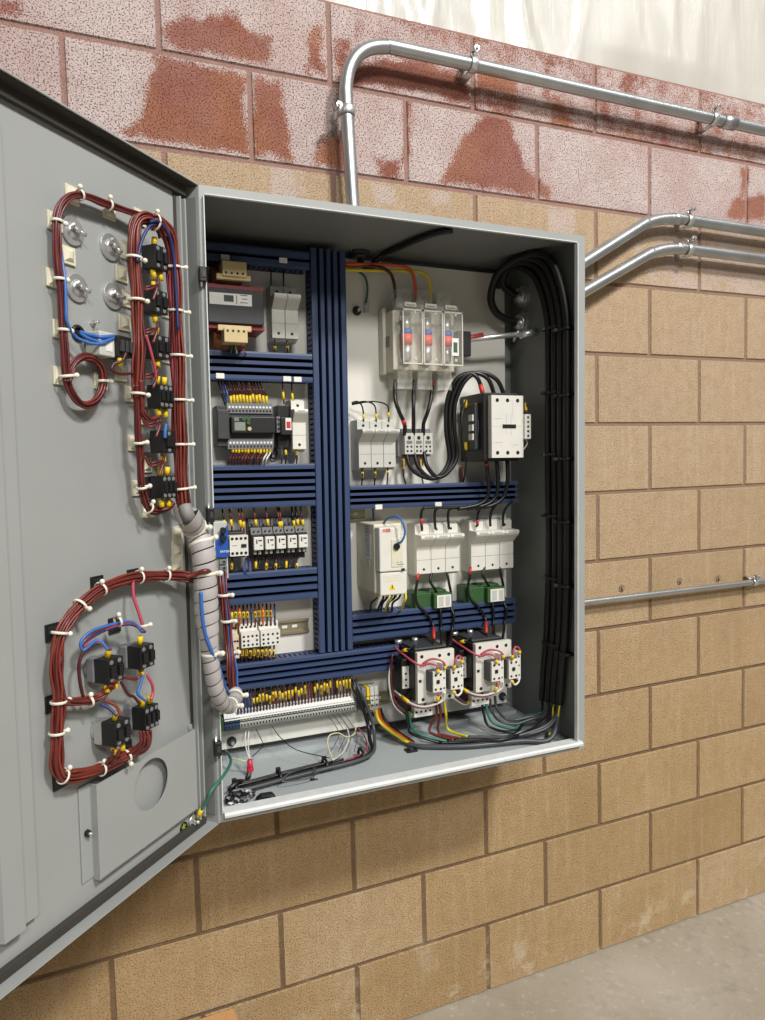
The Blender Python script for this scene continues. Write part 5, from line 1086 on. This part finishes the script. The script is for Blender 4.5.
for i, (x0_, y0_) in enumerate(((141, 288), (141, 331), (141, 376), (144, 425), (147, 464))):
    lab = ['first', 'second', 'third', 'fourth', 'fifth'][i]
    for q in range(2):
        wire(DP((x0_ - 2, y0_ - 8, .046), (x0_ + 3, y0_ - 1 + q * 2, .046), (x0_ + 9, y0_ - 2 + q * 3, .05), (x0_ + 16, y0_ - 3 + q * 2, .05), (x0_ + 17 - q * 5, y0_ - 10 + q * 22, .05)), .0024, ['maroond', 'maroon'][q], f'{["dark red", "red"][q]} jumper branching to the switches at the {lab} gap of the door column', door=True)
wire(DP((146, 335, .06), (151, 352, .06), (155, 369, .058), (156, 378, .056)), .0024, 'pink', 'pink wire slanting across to the fourth switch block', door=True)
wire(DP((126, 353, .05), (122, 361, .05), (114, 364, .045), (112, 370, .045), (120, 374, .045), (134, 373, .046)), .0024, 'maroond', 'dark red wire curling below the white switch block', door=True)
wire(DP((166, 424, .055), (165, 432, .055), (165, 438, .055)), .003, 'bluew', 'short blue wire at the fifth switch block', door=True)
h4 = bundle('long red brown harness looping round the lower four switches', DP((197, 578, .05), (180, 576, .03), (160, 575.5, .024), (140, 577, .022), (120, 581, .022), (101, 589, .022), (84, 602, .022), (70, 617, .022), (61, 632, .022), (56.5, 650, .022), (56, 670, .022), (58, 690, .022), (58.5, 710, .021), (57, 733, .020), (56.5, 755, .020), (58.5, 770, .020), (65, 777, .020), (80, 775.5, .020), (100, 769, .020), (118, 760, .022), (132, 753, .026), (143, 747, .032), (147, 738, .04), (146, 732, .045)), 14, .0088, .0021, ['rust', 'rust', 'maroon', 'rust', 'maroon', 'rust', 'rust'], door=True, name='wire_harness', cat='wire harness')
h5 = bundle('short red brown branch harness to the upper pair of lower switches', DP((58, 699, .024), (70, 702, .024), (88, 701, .026), (100, 696.5, .03), (108, 690, .038), (113, 684, .048)), 7, .006, .0021, ['rust', 'maroon', 'rust'], door=True, name='wire_harness', cat='wire harness')
wire(DP((133, 580, .026), (133.5, 596, .03), (138, 610, .036), (143, 626, .042)), .0028, 'pink', 'pink wire falling from the lower harness to the lower switches', door=True)
for i, (m_, nm, dx, dy) in enumerate((('bluew', 'bright blue', 0, 0), ('maroon', 'dark red', 2, 2), ('pink', 'pink', 4, 4), ('navy', 'dark blue', 1, 5))):
    wire(DP((142 + i, 632, .045), (132, 622 + dy * .5, .042), (114, 624 + dy * .6, .035), (92 + dx, 631 + dy, .032), (81 + dx, 642 + dy * .6, .03), (84 + dx, 650, .032), (98, 640 + dy * .5, .045), (108 + i, 650, .056)), .0025, m_, f'{nm} wire looping over the upper pair of lower switches', door=True)
wire(DP((84, 650, .032), (79, 664, .03), (80, 682, .03), (83, 696, .026)), .0026, 'maroond', 'dark red wire hanging from the loop beside the lower switches', door=True)
for i, (m_, nm, q) in enumerate((('maroon', 'dark red', ((112, 682, .05), (124, 678, .045), (136, 679, .046), (142, 674, .05))), ('bluew', 'blue', ((143, 675, .05), (140, 686, .05), (138, 694, .05), (146, 701, .052))), ('pink', 'pink', ((147, 675, .05), (152, 684, .052), (153, 692, .05), (151, 700, .052))), ('maroond', 'deep red', ((121, 682, .045), (128, 694, .045), (134, 697, .046), (140, 704, .05))), ('navy', 'dark blue', ((101, 704, .03), (110, 709, .04), (117, 716, .05))), ('rust', 'red brown', ((104, 700, .03), (116, 706, .042), (121, 716, .05))))):
    wire(DP(*q), .0025, m_, f'{nm} jumper between the lower switches near the pocket', door=True)
for i in range(3): wire(DP((140 + i * 3.5, 731, .05), (141 + i * 3.5, 741, .05), (137 + i * 4, 748, .042), (128 + i * 3, 754, .03)), .0025, 'maroon', 'dark red wire sweeping from the lower switch back into the harness', 'sweeping wires by the pocket', door=True)
for i in range(2): wire(DP((113 + i * 6, 750, .05), (112 + i * 5, 756, .045), (106 + i * 5, 763, .03)), .0025, 'maroon', 'dark red wire dropping from the switch above the pocket corner into the harness', 'dropping wires by the pocket', door=True)
# ties
XZ = lambda a, b: (D(*b) - D(*a))
TW = [((80, 195, .02), (72, 195.5, .02), .0080, 'at the top corner of the loop harness', (0, .4, 1)), ((57, 221, .018), (57, 235, .018), .0080, 'beside the highest disc', (-1, .3, 0)), ((109, 205, .02), (100, 202, .02), .0080, 'on the sloping top run', (0, .4, 1)),
      ((59, 279, .018), (60, 292, .018), .0080, 'between the disc rows on the loop harness', (-1, .3, 0)), ((63, 330, .018), (63.5, 340, .018), .0080, 'below the lower discs on the loop harness', (-1, .3, 0)), ((66.5, 376, .018), (68, 385, .018), .011, 'where the small coil closes', (-1, .3, 0)), ((103.5, 381, .018), (103, 375, .018), .0080, 'on the far side of the small coil', (-1, .3, 0)),
      ((134, 258, .044), (134, 270, .044), .0135, 'on the switch harness by the uppermost switch', (-1, .5, 0)), ((136.5, 300, .044), (137, 310, .044), .0135, 'on the switch harness by the second switch', (-1, .5, 0)), ((138, 394, .044), (138, 405, .044), .0125, 'on the switch harness by the fourth switch', (-1, .5, 0)), ((139, 443, .039), (140, 455, .038), .0088, 'on the switch harness by the fifth switch', (-1, .5, 0)), ((142, 487.5, .035), (143, 495, .034), .0088, 'on the switch harness by the sixth switch', (-1, .5, 0)), ((149, 508, .032), (155, 511, .032), .0088, 'at the foot of the switch harness', (0, .5, 1)),
      ((172.5, 267, .046), (173.5, 275, .046), .0135001, 'on the thickest harness, topmost', (-1, .5, 0)), ((175.5, 311, .046), (176, 320, .046), .0135001, 'on the thickest harness by the second switch', (-1, .5, 0)), ((177.5, 355.5, .046), (178, 365, .046), .0135001, 'on the thickest harness by the third switch', (-1, .5, 0)), ((179, 400, .046), (179.5, 410, .046), .0135001, 'on the thickest harness by the fourth switch', (-1, .5, 0)), ((180, 444.5, .046), (180.5, 455, .046), .0135001, 'on the thickest harness by the fifth switch', (-1, .5, 0)), ((181.5, 489, .047), (182.5, 497, .048), .0135001, 'on the thickest harness just above the spiral wrap', (-1, .5, 0)),
      ((154, 222, .05), (160, 225, .05), .014, 'at the crown of the switch column', (0, .5, 1)), 
      ((166, 575.5, .026), (160, 575.5, .024), .0112, 'on the lower harness nearest the spiral wrap', (0, .5, 1)), ((139, 577, .022), (130, 579, .022), .0112, 'on the straight top run of the lower harness', (0, .5, 1)), ((101, 589, .022), (95, 593, .022), .0112, 'at the top bend of the lower harness', (0, .5, 1)), ((80, 605, .022), (74, 612, .022), .0112, 'midway down the bend of the lower harness', (-1, .5, .4)), ((59.5, 633, .022), (58, 642, .022), .0112, 'at the left bend of the lower harness', (-1, .3, 0)), ((58.5, 702, .021), (58.5, 710, .021), .0112, 'where the lower harness branches', (-1, .3, 0)), ((57, 733, .020), (57, 742, .020), .0112, 'below the branch of the lower harness', (-1, .3, 0)), ((63, 776, .020), (70, 777, .020), .0112, 'at the bottom corner of the lower harness', (0, .5, 1)), ((101, 769, .020), (108, 766, .020), .0108, 'on the bottom run just above the pocket', (0, .5, 1)), ((127, 756, .024), (133, 752, .026), .0108, 'on the bottom run under the lowest switches', (0, .5, -1)), ((90, 701, .026), (96, 698, .028), .009, 'on the short branch harness', (0, .5, 1)), ((118, 621, .037), (112, 624, .035), .009, 'on the wires over the upper pair of lower switches', (0, .5, 1)), ((144, 626, .044), (143, 620, .042), .006, 'at the foot of the falling pink wire', (-1, .5, 0))]
for a, b, R, lab, out in TW: tie(D(*a), XZ(a, b), R, 'white nylon cable tie ' + lab, 'white ties on the door', out=out, tail=(.012 if abs(R - .0135001) < 1e-8 else .005) if out[0] else .004)
# ---- document pocket
t = thing('document_pocket', 'grey sheet metal document pocket with round cutout low on the door', 'document pocket', (.19, 0, .88), door=True)
PD = .016; a = D(97.6, 783, PD); b = D(193, 731.5, PD); c_ = D(199, 812, PD); d_ = D(100.6, 875.6, PD); cc = D(151.5, 784, PD)
ux0, ux1 = .5 * (b.x + c_.x), .5 * (a.x + d_.x); uz0, uz1 = .5 * (c_.z + d_.z), .5 * (a.z + b.z); cr = .044; n_ = 40
mb = MB(); outer, inner = [], []
for i in range(n_):
    th = math.tau * (i + .5) / n_; dx, dz = math.cos(th), math.sin(th)
    s_ = min(((ux1 if dx > 0 else ux0) - cc.x) / dx if abs(dx) > 1e-6 else 9, ((uz1 if dz > 0 else uz0) - cc.z) / dz if abs(dz) > 1e-6 else 9)
    outer.append((cc.x + dx * s_, cc.z + dz * s_)); inner.append((cc.x + dx * cr, cc.z + dz * cr))
corners = [(ux0, uz0), (ux1, uz0), (ux1, uz1), (ux0, uz1)]
for q in corners:
    i = min(range(n_), key=lambda i: (outer[i][0] - q[0]) ** 2 + (outer[i][1] - q[1]) ** 2); outer[i] = q
vs = [(x, y, z) for y in (PD, PD - .0015) for ring in (outer, inner) for x, z in ring]
fs = []
for i in range(n_):
    j = (i + 1) % n_; fs += [(i, j, n_ + j, n_ + i), (2 * n_ + i, 3 * n_ + i, 3 * n_ + j, 2 * n_ + j), (n_ + i, n_ + j, 3 * n_ + j, 3 * n_ + i), (i, 2 * n_ + i, 2 * n_ + j, j)]
mb.add(vs, fs)
part(mb, 'pocket_front', 'grey', t)
mb = MB().box(ux1, ux1 + .002, .001, PD, uz0, uz1).box(ux0 - .002, ux0, .001, PD, uz0, uz1).box(ux0, ux1, .001, PD, uz0, uz0 + .002)
part(mb, 'pocket_side', 'grey', t)
part(MB().box(ux1, ux1 + .025, .0005, .003, uz0 + .004, uz1 + .002), 'mounting_tab', 'grey', t, .001)
part(MB().box(ux0 - .012, ux0, .0005, .003, uz0, uz1 + .006), 'mounting_tab', 'grey', t, .001)
q = D(86.5, 833, .003); o = part(MB().cyl((q.x, .003, q.z), (q.x, .008, q.z), .0058, n=6, smooth=False), 'pocket_nut', 'screw', t); part(MB().cyl((q.x, .008, q.z), (q.x, .014, q.z), .0028), 'pocket_stud', 'chrome', o)
# earth stud, sticker and green strap
q = D(193, 821, .004); t = thing('earth_stud', 'zinc earth stud with washer where the green wire ends on the door', 'earth stud', (q.x, 0, q.z), door=True)
part(MB().cyl((q.x, 0, q.z), (q.x, .005, q.z), .011, n=16), 'stud_washer', 'chrome', t); part(MB().cyl((q.x, .005, q.z), (q.x, .011, q.z), .007, n=6, smooth=False), 'stud_nut', 'chrome', t); part(MB().cyl((q.x, .011, q.z), (q.x, .018, q.z), .0032), 'stud_thread', 'chrome', t)
q2 = D(184, 828, .001); t = thing('round_sticker', 'round black and yellow green earth sticker beside the earth stud on the door', 'sticker', (q2.x, 0, q2.z), door=True)
part(MB().cyl((q2.x, 0, q2.z), (q2.x, .0006, q2.z), .0115, n=24), 'sticker_disc', 'black', t)
mb = MB(); [mb.box(q2.x - .006 + .002 * i, q2.x + .006 - .002 * i, .0006, .0009, q2.z + .003 - .004 * i, q2.z + .0045 - .004 * i) for i in range(3)]; mb.box(q2.x - .0008, q2.x + .0008, .0006, .0009, q2.z, q2.z + .0085); part(mb, 'earth_symbol', mat('sticker yellow', '#c8c832', .5), t)
g0 = DW((q.x, .012, q.z + .006)); cor = WC(232, 757, -.28)
pts = [g0, g0 + V((.018, -.012, .035)), WC(212, 790, -.37), WC(226, 772, -.33), WC(231, 760, -.24), P(226, 751, .02)]
wire(pts, .0032, 'greenw', 'green earth wire slung from the door stud into the cabinet corner', marker=[(.0, .07)], mr=1.4)
wire([P(226, 750, .015), P(230, 757, .06), P(240, 760, .09), P(248, 762, .10)], .002, mat('pale green wire', '#cfd8a8', .5), 'pale green yellow lead in the hinge corner of the cabinet')
# ---- spiral wrap over the hinge
def spiral(label, pts, R, pitch, w):
    path = spline(pts, 14); t = thing('spiral_wrap', label, 'cable wrap', path[0])
    # inner bundle
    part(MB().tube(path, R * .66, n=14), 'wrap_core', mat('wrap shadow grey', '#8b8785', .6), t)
    L = [0.]
    for i in range(1, len(path)): L.append(L[-1] + (path[i] - path[i - 1]).length)
    fr = None; frames = []
    for i, p in enumerate(path):
        tn = (path[min(i + 1, len(path) - 1)] - path[max(i - 1, 0)]).normalized()
        if fr is None: fr = tn.orthogonal().normalized()
        fr = (fr - tn * fr.dot(tn)).normalized(); frames.append((p, fr, tn.cross(fr), tn))
    def at(s):
        s = max(0, min(L[-1], s)); i = 0
        while i < len(L) - 2 and L[i + 1] < s: i += 1
        f = (s - L[i]) / max(1e-9, L[i + 1] - L[i]); return tuple(frames[i][q].lerp(frames[i + 1][q], f) for q in range(4))
    n_ = int(L[-1] / pitch); M_ = 18; vs, fs = [], []; taper = lambda s: 1.14 if s < L[-1] * .42 else max(.80, 1.14 - (s - L[-1] * .42) / L[-1] * 3)
    for i in range(n_ * M_ + 1):
        s = i * pitch / M_; a = i * math.tau / M_
        for e, rr_ in ((0, R), (.5, R * 1.06), (.93, R * 1.0)):
            p, u, v, tn = at(s + e * pitch * w); vs.append(p + (u * math.cos(a) + v * math.sin(a)) * rr_ * taper(s))
    for i in range(n_ * M_):
        for e in range(2): a = i * 3 + e; fs.append((a, a + 1, a + 4, a + 3))
    part(MB().add(vs, fs, 0, True), 'wrap_ribbon', 'wrap', t)
    return path
def dw(px, py, n): return DW(D(px, py, n))
sp = spiral('grey spiral wrap carrying the door wires over the hinge into the cabinet', [dw(184.5, 506, .055), dw(188, 516, .062), WC(196, 530, -.40), WC(202, 545, -.405), WC(204.5, 562, -.41), WC(205.5, 585, -.41), WC(206.5, 610, -.41), WC(208.5, 635, -.41), WC(211, 660, -.405), WC(214, 680, -.40), WC(219, 697, -.385), WC(226, 706, -.355), WC(232.5, 703, -.32), WC(235.5, 693, -.28)], .0185, .0225, .97)
wire([WC(201, 592, -.43), WC(202, 612, -.43), WC(205, 632, -.428), WC(211, 650, -.425), WC(219, 668, -.40), WC(224, 684, -.36), WC(229, 694, -.31)], .0034, 'bluew', 'bright blue wire running along the outside of the spiral wrap')
wire([dw(186, 577, .05), WC(196, 574, -.425), WC(205, 571, -.436), WC(212, 572, -.42)], .0045, 'maroon', 'dark red wires crossing between the turns of the spiral wrap')
def tiew(p, ax, R, lab, m_='tie'):
    p = V(p); ax = V(ax).normalized(); u = V((0, -1, 0)); u = (u - ax * u.dot(ax)).normalized(); v = ax.cross(u)
    t = thing('cable_tie', lab, 'cable tie', p, 'ties on the spiral wrap')
    part(MB().tube([p + u * math.cos(a) * R + v * math.sin(a) * R for a in [i * math.tau / 18 for i in range(18)]], (.0032, .0014), n=8, closed=True, flat=ax), 'tie_band', m_, t)
    o = (V((.8, -.5, 0)) - ax * V((.8, -.5, 0)).dot(ax)).normalized(); q = p + o * R; part(MB().cyl(q - o * .003, q + o * .008, .0045, n=8).ball(q + o * .008, .0055, n=8, k=6), 'tie_head', m_, t)
def near(z): i = min(range(2, len(sp) - 2), key=lambda i: abs(sp[i].z - z) + (9 if sp[i].x > -1.05 and i > len(sp) * .85 else 0)); return sp[i], sp[i + 1] - sp[i - 1]
for px, py, Y, lab in ((187, 512, -.38, 'at the upper end of the spiral wrap'), (203, 543, -.40, 'on the fat upper turns of the spiral wrap'), (207, 571, -.39, 'where the lower harness joins the spiral wrap'), (210, 653, -.405, 'halfway down the spiral wrap'), (229, 706, -.335, 'on the lowest bend of the spiral wrap'), (234.5, 696, -.29, 'at the cabinet end of the spiral wrap')):
    q = WC(px, py, Y); i = min(range(1, len(sp) - 1), key=lambda i: (sp[i] - q).length); tiew(sp[i], sp[i + 1] - sp[i - 1], .0215 if i < len(sp) * .45 else .0155, 'white nylon tie ' + lab)
for (px, py, lab) in ((223.5, 595, 'white nylon tie high on the riser bundle beside the panel'), (226.5, 621, 'white nylon tie midway on the riser bundle beside the panel'), (230, 652, 'white nylon tie low on the riser bundle beside the panel')):
    tiew(WC(px, py, -.152), (0, 0, 1), .0125, lab)
# ---- everything in the cabinet takes the slight tilt of the cabinet
bpy.context.view_layer.update()
for o in bpy.data.objects:
    if o.parent is None and o.name not in SETTING: o.matrix_world = RT @ o.matrix_world

# ================================================================== LIGHT
def area(name, loc, target, sx, sy, energy, col=(1, .975, .94)):
    d = bpy.data.lights.new(name, 'AREA'); d.shape = 'RECTANGLE'; d.size = sx; d.size_y = sy; d.energy = energy; d.color = col
    o = bpy.data.objects.new(name, d); COL.objects.link(o); o.location = loc
    o.rotation_euler = (V(target) - V(loc)).to_track_quat('-Z', 'Y').to_euler()
area('ceiling_and_fill_light', (.9, -4.6, 6.0), (-.6, 0, 1.5), 0.9, .6, 360)
area('ceiling_and_fill_light', (-1.3, -7.0, 5.6), (-.8, 0, 1.4), 1.6, .9, 260)  # unseen fill lamp, added in front to brighten the door and panel
area('ceiling_and_fill_light', (3.6, -3.5, 6.3), (1, 0, 1.2), 1.6, .9, 60)
w = bpy.data.worlds.new('hall'); S.world = w; w.use_nodes = True
bgn = w.node_tree.nodes['Background']; bgn.inputs['Color'].default_value = lin('#e9e6e0'); bgn.inputs['Strength'].default_value = .15
S.view_settings.view_transform = 'Standard'; S.view_settings.look = 'None'; S.view_settings.exposure = 0; S.view_settings.gamma = 1
